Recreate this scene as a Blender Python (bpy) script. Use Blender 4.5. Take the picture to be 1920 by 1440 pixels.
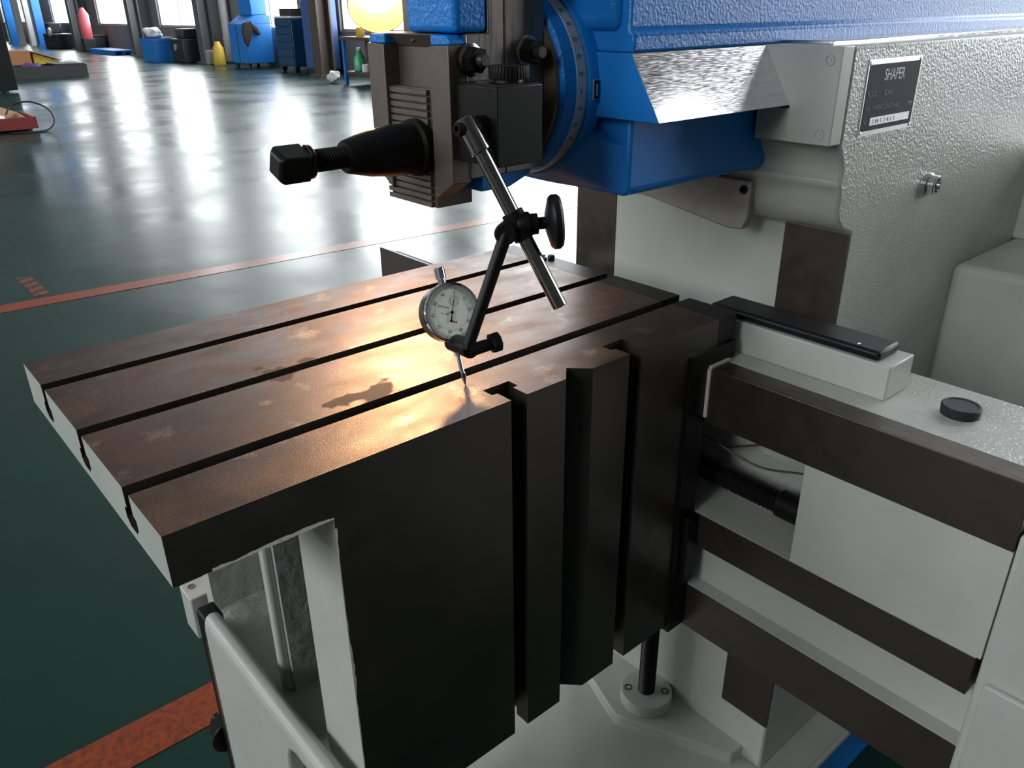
import bpy, bmesh, math, random
from mathutils import Vector, Matrix
random.seed(7)
for o in list(bpy.data.objects): bpy.data.objects.remove(o, do_unlink=True)
scene = bpy.context.scene
COL = scene.collection
pi = math.pi

# ------------------------------------------------------------------ camera
TZ = 1.0            # height of the table top above the floor
cam_d = bpy.data.cameras.new('camera'); cam = bpy.data.objects.new('camera', cam_d); COL.objects.link(cam)
cam_d.sensor_width = 36.0; cam_d.lens = 1511.665 * 36.0 / 1920.0
cam_d.clip_start = 0.02; cam_d.clip_end = 300
Rr = Vector((0.7571195, -0.6531985, -0.0100857)); Dn = Vector((-0.2836530, -0.3147952, -0.9057842)); Fw = Vector((0.5884820, 0.6886477, -0.4236193))
mw = Matrix.Identity(4)
for i in range(3):
    mw[i][0] = Rr[i]; mw[i][1] = -Dn[i]; mw[i][2] = -Fw[i]
mw[0][3], mw[1][3], mw[2][3] = -0.118695, -0.528570, 0.342189 + TZ
cam.matrix_world = mw
scene.camera = cam

# ------------------------------------------------------------------ world, exposure
world = bpy.data.worlds.new('World'); scene.world = world; world.use_nodes = True
bg = world.node_tree.nodes['Background']; bg.inputs[0].default_value = (0.80, 0.90, 1.0, 1); bg.inputs[1].default_value = 0.6
vs = scene.view_settings
vs.view_transform = 'Standard'; vs.look = 'None'; vs.gamma = 1.0; vs.use_curve_mapping = False; vs.exposure = 0.0
WIN_STRENGTH = 10.0          # daylight behind the glass, the same for every window of the hall
LAMP_WATT = 24.0

# ------------------------------------------------------------------ materials
MATS = {}
def mat(name, col, rough=0.5, metal=0.0, spec=0.5, bump=None, var=None, emit=None, rvar=None, coat=0.0):
    m = bpy.data.materials.new(name); m.use_nodes = True
    nt = m.node_tree; N = nt.nodes; L = nt.links
    b = N['Principled BSDF']
    b.inputs['Base Color'].default_value = (*col, 1); b.inputs['Roughness'].default_value = rough
    b.inputs['Metallic'].default_value = metal; b.inputs['Specular IOR Level'].default_value = spec
    b.inputs['Coat Weight'].default_value = coat
    tc = N.new('ShaderNodeTexCoord')
    if var:
        # var = (other colour, scale, stretch, low, high)
        c2, sc, st, lo, hi = var
        mp = N.new('ShaderNodeMapping'); mp.inputs['Scale'].default_value = st
        L.new(tc.outputs['Object'], mp.inputs[0])
        n = N.new('ShaderNodeTexNoise'); n.inputs['Scale'].default_value = sc; n.inputs['Detail'].default_value = 6; n.inputs['Roughness'].default_value = 0.65
        L.new(mp.outputs[0], n.inputs['Vector'])
        r = N.new('ShaderNodeMapRange'); r.inputs[1].default_value = lo; r.inputs[2].default_value = hi
        L.new(n.outputs[0], r.inputs[0])
        mx = N.new('ShaderNodeMix'); mx.data_type = 'RGBA'
        mx.inputs['A'].default_value = (*col, 1); mx.inputs['B'].default_value = (*c2, 1)
        L.new(r.outputs[0], mx.inputs['Factor']); L.new(mx.outputs['Result'], b.inputs['Base Color'])
    if rvar:
        sc, st, r0, r1 = rvar
        mp2 = N.new('ShaderNodeMapping'); mp2.inputs['Scale'].default_value = st
        L.new(tc.outputs['Object'], mp2.inputs[0])
        n2 = N.new('ShaderNodeTexNoise'); n2.inputs['Scale'].default_value = sc; n2.inputs['Detail'].default_value = 5
        L.new(mp2.outputs[0], n2.inputs['Vector'])
        rr = N.new('ShaderNodeMapRange'); rr.inputs[1].default_value = 0.3; rr.inputs[2].default_value = 0.7
        rr.inputs[3].default_value = r0; rr.inputs[4].default_value = r1
        L.new(n2.outputs[0], rr.inputs[0]); L.new(rr.outputs[0], b.inputs['Roughness'])
    if bump:
        sc, dist, stg = bump[:3]
        n3 = N.new('ShaderNodeTexNoise'); n3.inputs['Scale'].default_value = sc; n3.inputs['Detail'].default_value = bump[3] if len(bump) > 3 else 2
        L.new(tc.outputs['Object'], n3.inputs['Vector'])
        bp = N.new('ShaderNodeBump'); bp.inputs['Strength'].default_value = stg; bp.inputs['Distance'].default_value = dist
        L.new(n3.outputs[0], bp.inputs['Height']); L.new(bp.outputs[0], b.inputs['Normal'])
    if emit:
        b.inputs['Emission Color'].default_value = (*emit[0], 1); b.inputs['Emission Strength'].default_value = emit[1]
    MATS[name] = m
    return m

mat('paint_grey', (0.50, 0.52, 0.48), 0.32, bump=(330, 0.0016, 0.16), var=((0.43, 0.44, 0.39), 8, (1, 1, 1), 0.35, 0.8))
mat('paint_grey_smooth', (0.50, 0.52, 0.48), 0.38, bump=(60, 0.001, 0.05), var=((0.43, 0.44, 0.39), 8, (1, 1, 1), 0.35, 0.8))
mat('paint_grey_peel', (0.50, 0.52, 0.48), 0.26, bump=(280, 0.003, 0.42), var=((0.43, 0.44, 0.39), 8, (1, 1, 1), 0.35, 0.8))
mat('paint_rough_cast', (0.50, 0.52, 0.48), 0.45, bump=(55, 0.010, 0.6, 6), var=((0.43, 0.44, 0.39), 8, (1, 1, 1), 0.35, 0.8))
mat('paint_blue', (0.008, 0.195, 0.62), 0.34, spec=0.35, bump=(260, 0.003, 0.30))
mat('paint_blue_smooth', (0.008, 0.195, 0.62), 0.42, spec=0.35, bump=(80, 0.001, 0.08))
mat('steel_bright', (0.72, 0.71, 0.73), 0.10, 1.0, rvar=(30, (3, 40, 40), 0.06, 0.24), var=((0.55, 0.54, 0.55), 20, (1, 8, 8), 0.45, 0.8))
mat('steel_ground', (0.25, 0.225, 0.20), 0.30, 0.85, rvar=(14, (14, 14, 1), 0.24, 0.42), var=((0.19, 0.165, 0.15), 12, (1, 1, 1), 0.35, 0.75))
mat('steel_cheek', (0.145, 0.118, 0.100), 0.42, 0.45, var=((0.105, 0.082, 0.068), 30, (1, 1, 1), 0.4, 0.75), bump=(700, 0.0003, 0.1))
mat('steel_brown', (0.085, 0.073, 0.064), 0.36, 0.75, rvar=(40, (1, 1, 1), 0.28, 0.48), var=((0.10, 0.070, 0.052), 11, (1, 3, 1), 0.4, 0.75))
mat('steel_way', (0.085, 0.073, 0.064), 0.34, 0.75, rvar=(45, (4, 1, 1), 0.26, 0.44), var=((0.10, 0.066, 0.047), 9, (1, 2, 3), 0.45, 0.75))
mat('steel_side', (0.085, 0.073, 0.064), 0.34, 0.75, rvar=(30, (1, 1, 1), 0.28, 0.45), var=((0.070, 0.062, 0.055), 8, (1, 1, 1), 0.35, 0.7))
mat('black_oxide', (0.008, 0.007, 0.0064), 0.42, 0.1, spec=0.22)
mat('black_matt', (0.010, 0.010, 0.0105), 0.55)
mat('black_plastic', (0.008, 0.008, 0.009), 0.42, spec=0.25)
mat('clapper_brown', (0.145, 0.118, 0.100), 0.42, 0.45, var=((0.105, 0.082, 0.068), 20, (1, 1, 1), 0.4, 0.7))
mat('chrome', (0.80, 0.80, 0.80), 0.10, 1.0)
mat('rod_steel', (0.33, 0.32, 0.31), 0.16, 1.0)
mat('scale_steel', (0.56, 0.54, 0.50), 0.36, 0.5)
mat('steel_plate', (0.40, 0.375, 0.33), 0.5, 0.4, var=((0.30, 0.28, 0.24), 14, (1, 1, 1), 0.4, 0.7))
mat('engraving', (0.02, 0.02, 0.02), 0.6)
mat('plate_black', (0.008, 0.010, 0.011), 0.6, spec=0.15)
mat('plate_metal', (0.58, 0.58, 0.58), 0.32, 0.8)
mat('print_light', (0.75, 0.77, 0.78), 0.5)
mat('print_dim', (0.13, 0.14, 0.145), 0.5)
mat('print_faint', (0.36, 0.37, 0.37), 0.5)
mat('dial_face', (0.88, 0.89, 0.80), 0.45)
mat('dial_print', (0.06, 0.06, 0.055), 0.5)
mat('dial_red', (0.45, 0.05, 0.04), 0.5)
mat('felt', (0.55, 0.52, 0.42), 0.9, bump=(400, 0.002, 0.5))
mat('copper_tube', (0.30, 0.27, 0.22), 0.28, 0.8)
mat('red_paint', (0.20, 0.012, 0.010), 0.45)
mat('lamp_shell', (0.60, 0.42, 0.15), 0.35, 0.6)
mat('lamp_glow', (1, 1, 1), 0.4, emit=((1.0, 0.86, 0.60), 7.0))
mat('wall_paint', (0.16, 0.16, 0.165), 0.8, var=((0.12, 0.12, 0.122), 0.7, (1, 1, 1), 0.35, 0.7))
mat('wall_light', (0.30, 0.31, 0.31), 0.8)
mat('ceiling_paint', (0.20, 0.205, 0.21), 0.85)
mat('pillar_dark', (0.075, 0.08, 0.088), 0.6)
mat('pillar_brown', (0.060, 0.042, 0.032), 0.6)
mat('pipe_grey', (0.26, 0.25, 0.23), 0.5)
mat('window_frame', (0.22, 0.23, 0.24), 0.5)
mat('machine_blue', (0.010, 0.16, 0.50), 0.4)
mat('chest_navy', (0.008, 0.050, 0.12), 0.35)
mat('locker_blue', (0.035, 0.085, 0.24), 0.4)
mat('dark_machine', (0.016, 0.016, 0.018), 0.5)
mat('cloth_white', (0.65, 0.66, 0.66), 0.85)
mat('cloth_dark', (0.022, 0.014, 0.022), 0.85)
mat('cloth_red', (0.30, 0.02, 0.02), 0.8)
mat('cardboard', (0.32, 0.14, 0.055), 0.8)
mat('cardboard_light', (0.50, 0.36, 0.24), 0.8)
mat('yellow_paint', (0.50, 0.34, 0.03), 0.5)
mat('red_tray', (0.17, 0.018, 0.016), 0.45)
mat('pink_red', (0.55, 0.10, 0.12), 0.4)
mat('bottle_green', (0.04, 0.36, 0.16), 0.3)
mat('plastic_white', (0.65, 0.66, 0.65), 0.4)
mat('purple_plastic', (0.07, 0.035, 0.16), 0.5)
mat('bench_brown', (0.07, 0.035, 0.028), 0.6)
mat('tape_orange', (0.24, 0.045, 0.014), 0.28, spec=0.36, var=((0.09, 0.025, 0.012), 60, (1, 1, 1), 0.42, 0.68))
mat('tape_black', (0.012, 0.014, 0.014), 0.5)

def window_mat(name, strength, col=(0.93, 0.97, 1.0)):
    m = bpy.data.materials.new(name); m.use_nodes = True
    N = m.node_tree.nodes; N.clear()
    o = N.new('ShaderNodeOutputMaterial'); e = N.new('ShaderNodeEmission')
    e.inputs[0].default_value = (*col, 1); e.inputs[1].default_value = strength
    m.node_tree.links.new(e.outputs[0], o.inputs[0]); MATS[name] = m
window_mat('daylight_glass', WIN_STRENGTH)

def table_top_mat():
    m = mat('table_top', (0.17, 0.115, 0.085), 0.33, 0.85)
    nt = m.node_tree; N = nt.nodes; L = nt.links; b = N['Principled BSDF']
    tc = N.new('ShaderNodeTexCoord')
    def noise(sc, det=5, st=(1, 1, 1)):
        mp = N.new('ShaderNodeMapping'); mp.inputs['Scale'].default_value = st; L.new(tc.outputs['Object'], mp.inputs[0])
        n = N.new('ShaderNodeTexNoise'); n.inputs['Scale'].default_value = sc; n.inputs['Detail'].default_value = det; L.new(mp.outputs[0], n.inputs['Vector']); return n
    def rng(src, a, bb, c=0.0, d=1.0):
        r = N.new('ShaderNodeMapRange'); r.inputs[1].default_value = a; r.inputs[2].default_value = bb; r.inputs[3].default_value = c; r.inputs[4].default_value = d
        L.new(src, r.inputs[0]); return r.outputs[0]
    def mix(f, a, bb):
        x = N.new('ShaderNodeMix'); x.data_type = 'RGBA'
        L.new(f, x.inputs['Factor'])
        for k, s in (('A', a), ('B', bb)):
            if isinstance(s, tuple): x.inputs[k].default_value = (*s, 1)
            else: L.new(s, x.inputs[k])
        return x.outputs['Result']
    big = rng(noise(6, 6).outputs[0], 0.35, 0.68); fine = rng(noise(420, 3).outputs[0], 0.35, 0.7)
    c = mix(big, (0.074, 0.040, 0.026), (0.125, 0.074, 0.052))
    c = mix(rng(noise(17, 8).outputs[0], 0.50, 0.62), c, (0.055, 0.030, 0.021))
    c = mix(rng(noise(23, 7).outputs[0], 0.60, 0.72), c, (0.26, 0.20, 0.16))
    c = mix(fine, c, (0.055, 0.034, 0.025))
    # oil stains, each with its own outline
    warp = noise(40, 4)
    mask = None
    for (x, y, rx, ry) in ((0.195, 0.212, 0.028, 0.024), (0.232, 0.224, 0.014, 0.010), (0.240, 0.104, 0.030, 0.020), (0.212, 0.108, 0.022, 0.012)):
        mp = N.new('ShaderNodeMapping'); mp.vector_type = 'POINT'
        mp.inputs['Location'].default_value = (-(x - ROOT[0]) / rx, -(y - ROOT[1]) / ry, 0); mp.inputs['Scale'].default_value = (1 / rx, 1 / ry, 0.0)
        L.new(tc.outputs['Object'], mp.inputs[0])
        ln = N.new('ShaderNodeVectorMath'); ln.operation = 'LENGTH'; L.new(mp.outputs[0], ln.inputs[0])
        ad = N.new('ShaderNodeMath'); ad.operation = 'ADD'; L.new(ln.outputs['Value'], ad.inputs[0]); L.new(rng(warp.outputs[0], 0.3, 0.7, -0.6, 0.6), ad.inputs[1])
        s = rng(ad.outputs[0], 0.75, 1.0, 1.0, 0.0)
        if mask is None: mask = s
        else:
            mm = N.new('ShaderNodeMath'); mm.operation = 'MAXIMUM'; L.new(mask, mm.inputs[0]); L.new(s, mm.inputs[1]); mask = mm.outputs[0]
    c = mix(mask, c, (0.022, 0.006, 0.003))
    L.new(c, b.inputs['Base Color'])
    rg = N.new('ShaderNodeMix'); rg.data_type = 'FLOAT'
    L.new(mask, rg.inputs['Factor']); L.new(rng(noise(14, 6, (1, 2, 1)).outputs[0], 0.3, 0.7, 0.30, 0.50), rg.inputs['A']); rg.inputs['B'].default_value = 0.62
    L.new(rg.outputs['Result'], b.inputs['Roughness'])
    n3 = noise(900, 2); bp = N.new('ShaderNodeBump'); bp.inputs['Strength'].default_value = 0.30; bp.inputs['Distance'].default_value = 0.0008
    L.new(n3.outputs[0], bp.inputs['Height']); L.new(bp.outputs[0], b.inputs['Normal'])
ROOT = Vector((0.9, 0.19, 0.0))
table_top_mat()

def floor_mat():
    m = mat('floor_epoxy', (0.010, 0.070, 0.052), 0.12)
    nt = m.node_tree; N = nt.nodes; L = nt.links; b = N['Principled BSDF']
    tc = N.new('ShaderNodeTexCoord')
    def noise(sc, det=5, st=(1, 1, 1)):
        mp = N.new('ShaderNodeMapping'); mp.inputs['Scale'].default_value = st; L.new(tc.outputs['Object'], mp.inputs[0])
        n = N.new('ShaderNodeTexNoise'); n.inputs['Scale'].default_value = sc; n.inputs['Detail'].default_value = det; L.new(mp.outputs[0], n.inputs['Vector']); return n
    r = N.new('ShaderNodeMapRange'); r.inputs[1].default_value = 0.35; r.inputs[2].default_value = 0.7; L.new(noise(1.3, 6).outputs[0], r.inputs[0])
    x = N.new('ShaderNodeMix'); x.data_type = 'RGBA'; x.inputs['A'].default_value = (0.0030, 0.021, 0.0140, 1); x.inputs['B'].default_value = (0.0048, 0.029, 0.0205, 1)
    L.new(r.outputs[0], x.inputs['Factor']); L.new(x.outputs['Result'], b.inputs['Base Color'])
    r2 = N.new('ShaderNodeMapRange'); r2.inputs[1].default_value = 0.3; r2.inputs[2].default_value = 0.75; r2.inputs[3].default_value = 0.21; r2.inputs[4].default_value = 0.38
    L.new(noise(0.9, 5).outputs[0], r2.inputs[0]); L.new(r2.outputs[0], b.inputs['Roughness'])
    bp = N.new('ShaderNodeBump'); bp.inputs['Strength'].default_value = 0.06; bp.inputs['Distance'].default_value = 0.05
    L.new(noise(2.2, 2).outputs[0], bp.inputs['Height']); L.new(bp.outputs[0], b.inputs['Normal'])
    b.inputs['Specular IOR Level'].default_value = 0.36
floor_mat()

# ------------------------------------------------------------------ mesh helpers
ORI = {}
class MB:
    def __init__(s): s.v = []; s.f = []
    def add(s, vs_, fs): 
        k = len(s.v); s.v += [tuple(p) for p in vs_]; s.f += [tuple(i + k for i in f) for f in fs]; return s
    def box(s, x0, x1, y0, y1, z0, z1):
        x0, x1 = min(x0, x1), max(x0, x1); y0, y1 = min(y0, y1), max(y0, y1); z0, z1 = min(z0, z1), max(z0, z1)
        return s.add([(x0, y0, z0), (x1, y0, z0), (x1, y1, z0), (x0, y1, z0), (x0, y0, z1), (x1, y0, z1), (x1, y1, z1), (x0, y1, z1)],
                     [(0, 3, 2, 1), (4, 5, 6, 7), (0, 1, 5, 4), (1, 2, 6, 5), (2, 3, 7, 6), (3, 0, 4, 7)])
    def prism(s, poly, axis, a0, a1):
        # poly: 2D outline; axis 'x': (y,z); 'y': (x,z); 'z': (x,y)
        n = len(poly); area = sum(poly[i][0] * poly[(i + 1) % n][1] - poly[(i + 1) % n][0] * poly[i][1] for i in range(n))
        if area < 0: poly = poly[::-1]
        def mk(p, a): return (a, p[0], p[1]) if axis == 'x' else ((p[0], a, p[1]) if axis == 'y' else (p[0], p[1], a))
        V = [mk(p, a0) for p in poly] + [mk(p, a1) for p in poly]
        F = [tuple(range(n))[::-1], tuple(range(n, 2 * n))] + [(i, (i + 1) % n, n + (i + 1) % n, n + i) for i in range(n)]
        if axis == 'y': F = [f[::-1] for f in F]
        if a1 < a0: F = [f[::-1] for f in F]
        return s.add(V, F)
    def lathe(s, prof, o, d, n=32, up=None, rot=0.0):
        # prof: (distance along d, radius)
        o = Vector(o); d = Vector(d).normalized(); u = Vector(up) if up else (Vector((0, 0, 1)) if abs(d.z) < .9 else Vector((1, 0, 0)))
        a = (u - d * u.dot(d)).normalized(); b = d.cross(a)
        V = []; F = []; rings = []
        for t, r in prof:
            if r < 1e-6: rings.append([len(V)]); V.append(o + d * t)
            else:
                rings.append(list(range(len(V), len(V) + n)))
                for k in range(n):
                    w = 2 * pi * k / n + rot; V.append(o + d * t + a * (r * math.cos(w)) + b * (r * math.sin(w)))
        for p, q in zip(rings[:-1], rings[1:]):
            for k in range(n):
                k2 = (k + 1) % n
                if len(p) == 1 and len(q) > 1: F.append((p[0], q[k2], q[k]))
                elif len(q) == 1 and len(p) > 1: F.append((p[k], p[k2], q[0]))
                elif len(p) > 1: F.append((p[k], p[k2], q[k2], q[k]))
        return s.add(V, F)
    def cyl(s, p0, p1, r, r1=None, n=32, ch=0.0, up=None, rot=0.0):
        p0 = Vector(p0); p1 = Vector(p1); l = (p1 - p0).length; r1 = r if r1 is None else r1
        if ch: pr = [(0, 0), (0, r - ch), (ch, r), (l - ch, r1), (l, r1 - ch), (l, 0)]
        else: pr = [(0, 0), (0, r), (l, r1), (l, 0)]
        return s.lathe(pr, p0, p1 - p0, n, up, rot)
    def tube(s, pts, r, n=10):
        pts = [Vector(p) for p in pts]; V = []; F = []
        a = None
        for i, p in enumerate(pts):
            d = (pts[min(i + 1, len(pts) - 1)] - pts[max(i - 1, 0)]).normalized()
            if a is None:
                u = Vector((0, 0, 1)) if abs(d.z) < .9 else Vector((1, 0, 0)); a = (u - d * u.dot(d)).normalized()
            else: a = (a - d * a.dot(d)).normalized()
            b = d.cross(a)
            for k in range(n):
                w = 2 * pi * k / n; V.append(p + a * (r * math.cos(w)) + b * (r * math.sin(w)))
        for i in range(len(pts) - 1):
            for k in range(n):
                k2 = (k + 1) % n; F.append((i * n + k, i * n + k2, (i + 1) * n + k2, (i + 1) * n + k))
        F.append(tuple(range(n))[::-1]); F.append(tuple(range((len(pts) - 1) * n, len(pts) * n)))
        return s.add(V, F)
    def thread(s, p0, p1, r, pitch, depth, n=24):
        # screw thread drawn as close V rings, tilted by one pitch
        p0 = Vector(p0); p1 = Vector(p1); d = (p1 - p0); l = d.length; d.normalize()
        u = Vector((0, 0, 1)) if abs(d.z) < .9 else Vector((1, 0, 0)); a = (u - d * u.dot(d)).normalized(); b = d.cross(a)
        m = int(l / pitch); V = []; F = []
        rows = 2 * m + 1
        for i in range(rows):
            rr = r if i % 2 == 0 else r - depth
            for k in range(n + 1):
                w = 2 * pi * k / n; t = min(max((i / 2 + k / n - 0.5) * pitch, 0), l)
                V.append(p0 + d * t + a * (rr * math.cos(w)) + b * (rr * math.sin(w)))
        for i in range(rows - 1):
            for k in range(n): q = i * (n + 1) + k; F.append((q, q + 1, q + n + 2, q + n + 1))
        s.add(V, F); return s.cyl(p0, p1, r - depth * 1.1, n=16)

def link(o, parent=None):
    COL.objects.link(o)
    if parent: o.parent = parent
    return o
def tag(o, label=None, cat=None, group=None, kind=None):
    if label: o['label'] = label
    if cat: o['category'] = cat
    if group: o['group'] = group
    if kind: o['kind'] = kind
    return o
def thing(name, loc, label, cat, group=None):
    o = bpy.data.objects.new(name, None); o.location = loc; o.empty_display_size = 0.05
    link(o); ORI[o.name] = Vector(loc); return tag(o, label, cat, group)
def rootloc(o):
    while o.parent: o = o.parent
    return ORI[o.name]
ZOFF = 0.0
def build(mb, name, m, parent=None, origin=None, bevel=0.0, smooth=35, rule=None, seg=2, label=None):
    """one mesh object. rule(normal, centre)->material name for single faces. Coordinates are the place's own metres."""
    off = rootloc(parent) if parent else Vector(origin if origin is not None else (0, 0, 0))
    me = bpy.data.meshes.new(name)
    me.from_pydata([(v[0] - off.x, v[1] - off.y, v[2] + ZOFF - off.z) for v in mb.v], [], mb.f)
    bm = bmesh.new(); bm.from_mesh(me); bmesh.ops.recalc_face_normals(bm, faces=bm.faces); bm.to_mesh(me); bm.free()
    names = [m]
    if rule:
        me.materials.append(MATS[m])
        for p in me.polygons:
            c = p.center; k = rule(p.normal, Vector((c.x + off.x, c.y + off.y, c.z + off.z - ZOFF))) or m
            if k not in names: names.append(k); me.materials.append(MATS[k])
            p.material_index = names.index(k)
    else: me.materials.append(MATS[m])
    if smooth:
        for p in me.polygons: p.use_smooth = True
        me.set_sharp_from_angle(angle=math.radians(smooth))
    o = bpy.data.objects.new(name, me); link(o, parent)
    if not parent:
        o.location = off; ORI[o.name] = off
    if bevel:
        b = o.modifiers.new('bevel', 'BEVEL'); b.width = bevel; b.segments = seg; b.limit_method = 'ANGLE'; b.angle_limit = math.radians(40)
    if label: o['label'] = label
    return o
def copy_obj(o, parent, delta=(0, 0, 0), rot=None):
    c = o.copy(); COL.objects.link(c); c.parent = parent; c.location = o.location + Vector(delta)
    if rot: c.rotation_euler = rot
    return c
def copy_tree(root, loc, rotz=None):
    c = root.copy(); COL.objects.link(c); c.location = loc; ORI[c.name] = Vector(loc)
    if rotz is not None: c.rotation_euler = (0, 0, rotz)
    for ch in root.children:
        d = ch.copy(); COL.objects.link(d); d.parent = c
        for g in ch.children:
            e = g.copy(); COL.objects.link(e); e.parent = d
    return c
def text(name, s, size, m, parent, org, xd, yd, ext=0.0002, align='LEFT', shear=0.0, sx=1.0):
    cu = bpy.data.curves.new(name, 'FONT'); cu.body = s; cu.size = size; cu.extrude = ext; cu.align_x = align; cu.shear = shear; cu.resolution_u = 3
    t = bpy.data.objects.new(name, cu); COL.objects.link(t)
    dg = bpy.context.evaluated_depsgraph_get(); me = bpy.data.meshes.new_from_object(t.evaluated_get(dg))
    bpy.data.objects.remove(t, do_unlink=True); bpy.data.curves.remove(cu)
    xd = Vector(xd).normalized(); yd = Vector(yd); yd = (yd - xd * yd.dot(xd)).normalized(); zd = xd.cross(yd)
    off = rootloc(parent); org = Vector(org) + Vector((0, 0, ZOFF)) - off
    for v in me.vertices: c = v.co.copy(); v.co = org + xd * (c.x * sx) + yd * c.y + zd * c.z
    me.materials.clear(); me.materials.append(MATS[m]); me.name = name
    o = bpy.data.objects.new(name, me); return link(o, parent)
def arc(cx, cy, r, a0, a1, n):
    return [(cx + r * math.cos(math.radians(a0 + (a1 - a0) * i / n)), cy + r * math.sin(math.radians(a0 + (a1 - a0) * i / n))) for i in range(n + 1)]

# ================================================================== THE HALL
HX0, HX1, HY0, HY1, HZ = -9.5, 9.9, -16.0, 56.0, 9.0
o = build(MB().box(HX0 - .3, HX1 + .3, HY0 - .3, HY1 + .3, -0.2, 0), 'floor', 'floor_epoxy', smooth=0); tag(o, kind='structure')
o = build(MB().box(HX0 - .3, HX1 + .3, HY0 - .3, HY1 + .3, HZ, HZ + .2), 'ceiling', 'ceiling_paint', smooth=0); tag(o, kind='structure')
o = build(MB().box(HX0, HX1, HY1, HY1 + .3, 0, HZ), 'wall_far', 'wall_paint', smooth=0); tag(o, kind='structure')
mb = MB().box(HX0, HX1, HY0 - .3, HY0, 0, HZ)
o = build(mb, 'wall_near', 'wall_paint', smooth=0); tag(o, kind='structure')
SILL, HEAD = 0.885, 7.6
def head(c): return 5.7 if c > 30 else HEAD      # the far bays have lower windows
WIN = [(-12.05, 3.35), (-5.85, 3.35), (-0.9, 3.35), (4.7, 3.4), (10.4, 3.4)] + [(20.6, 3.3), (26.87, 3.4), (33.3, 3.7), (39.7, 4.1), (46.0, 3.8), (52.0, 3.4)]
WIN.insert(5, (15.4, 3.2))
WIN_L = [w for w in WIN if -3 < w[0] < 34]
WIN_R = [w for w in WIN if w[0] > -7]
SILL_L = 3.3
def side_wall(name, xa, xb, WIN, SILL):
    mb = MB(); prev = HY0
    mb.box(xa, xb, prev, HY1, 0, SILL).box(xa, xb, prev, HY1, HEAD, HZ)
    for c, w in WIN:
        mb.box(xa, xb, prev, c - w / 2, SILL, HEAD); prev = c + w / 2
        if head(c) < HEAD: mb.box(xa, xb, c - w / 2, c + w / 2, head(c), HEAD)
    mb.box(xa, xb, prev, HY1, SILL, HEAD)
    tag(build(mb, name, 'wall_paint', smooth=0), kind='structure')
side_wall('wall_right', HX1, HX1 + .3, WIN_R, SILL); side_wall('wall_left', HX0 - .3, HX0, WIN_L, SILL_L)
nw = 0
def in_picture(x, ya, yb, za, zb):
    cl = Vector((mw[0][3], mw[1][3], mw[2][3]))
    for i in range(13):
        for j in range(13):
            d = Vector((x, ya + (yb - ya) * i / 12, za + (zb - za) * j / 12)) - cl; dz = d.dot(Fw)
            if dz > 0 and abs(d.dot(Rr) / dz) < 960 / 1511.665 and abs(d.dot(Dn) / dz) < 720 / 1511.665: return True
    return False
SILL_R = SILL
for side, xf, gm in ((1, HX1, 'daylight_glass'), (-1, HX0, 'daylight_glass')):
    SILL = SILL_R if side > 0 else SILL_L
    for c, w in (WIN_R if side > 0 else WIN_L):
        nw += 1
        off = '' if in_picture(xf, c - w / 2, c + w / 2, SILL, head(c)) else '_offscreen'
        r = bpy.data.objects.new('window_%d%s' % (nw, off), None); r.location = (xf, c, SILL); link(r); ORI[r.name] = Vector((xf, c, SILL)); r['kind'] = 'structure'
        xs = xf + side * 0.10; t = 0.05
        mb = MB(); y0, y1 = c - w / 2, c + w / 2
        mb.box(xs - .04, xs + .04, y0, y0 + t, SILL, head(c)).box(xs - .04, xs + .04, y1 - t, y1, SILL, head(c))
        mb.box(xs - .04, xs + .04, y0 + t, y1 - t, SILL, SILL + t).box(xs - .04, xs + .04, y0 + t, y1 - t, head(c) - t, head(c))
        build(mb, 'window_frame', 'window_frame', r, smooth=0)
        zs = [SILL + t, 4.2, head(c) - t]
        build(MB().box(xs - .03, xs + .03, y0 + t, y1 - t, 4.05, 4.35), 'transom', 'window_frame', r, smooth=0)
        build(MB().box(xs - .03, xs + .03, c - .025, c + .025, SILL + t, head(c) - t), 'mullion', 'window_frame', r, smooth=0)
        for zi in range(2):
            for yi in range(2):
                ya, yb = (y0 + t, c - .025) if yi == 0 else (c + .025, y1 - t)
                za, zb = (zs[0], 4.05) if zi == 0 else (4.35, zs[2])
                build(MB().box(xs - .005, xs + .005, ya, yb, za, zb), 'pane' + off, gm, r, smooth=0)

# steel pillars standing along the window wall
def pillar(x, y, m, label, w=0.30):
    t = thing('steel_pillar', (x, y, 0), label, 'pillar', 'steel pillars along the window wall')
    build(MB().box(x - w / 2, x + w / 2, y - .02, y + .02, 0.04, HZ - .01), 'web', m, t, smooth=0)
    for s in (-1, 1): build(MB().box(x + s * (w / 2) - .02, x + s * (w / 2) + .02, y - .17, y + .17, 0.04, HZ - .01), 'flange', m, t, smooth=0)
    build(MB().box(x - .25, x + .25, y - .25, y + .25, 0.0, .04), 'base_plate', m, t, smooth=0)
pillar(9.2, 16.6, 'pillar_brown', 'brown steel pillar between the navy tool chest and the blue locker')
pillar(9.35, 23.5, 'pillar_dark', 'dark steel pillar beside the grey downpipe and blue machine')
pillar(9.35, 29.3, 'pillar_dark', 'dark steel pillar behind the blue bin with white cloth')
pillar(9.35, 36.2, 'pillar_dark', 'dark steel pillar beside the pinkish red gas cylinder')
pillar(9.35, 42.9, 'pillar_dark', 'dark steel pillar beside the pale blue door frames')

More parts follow.
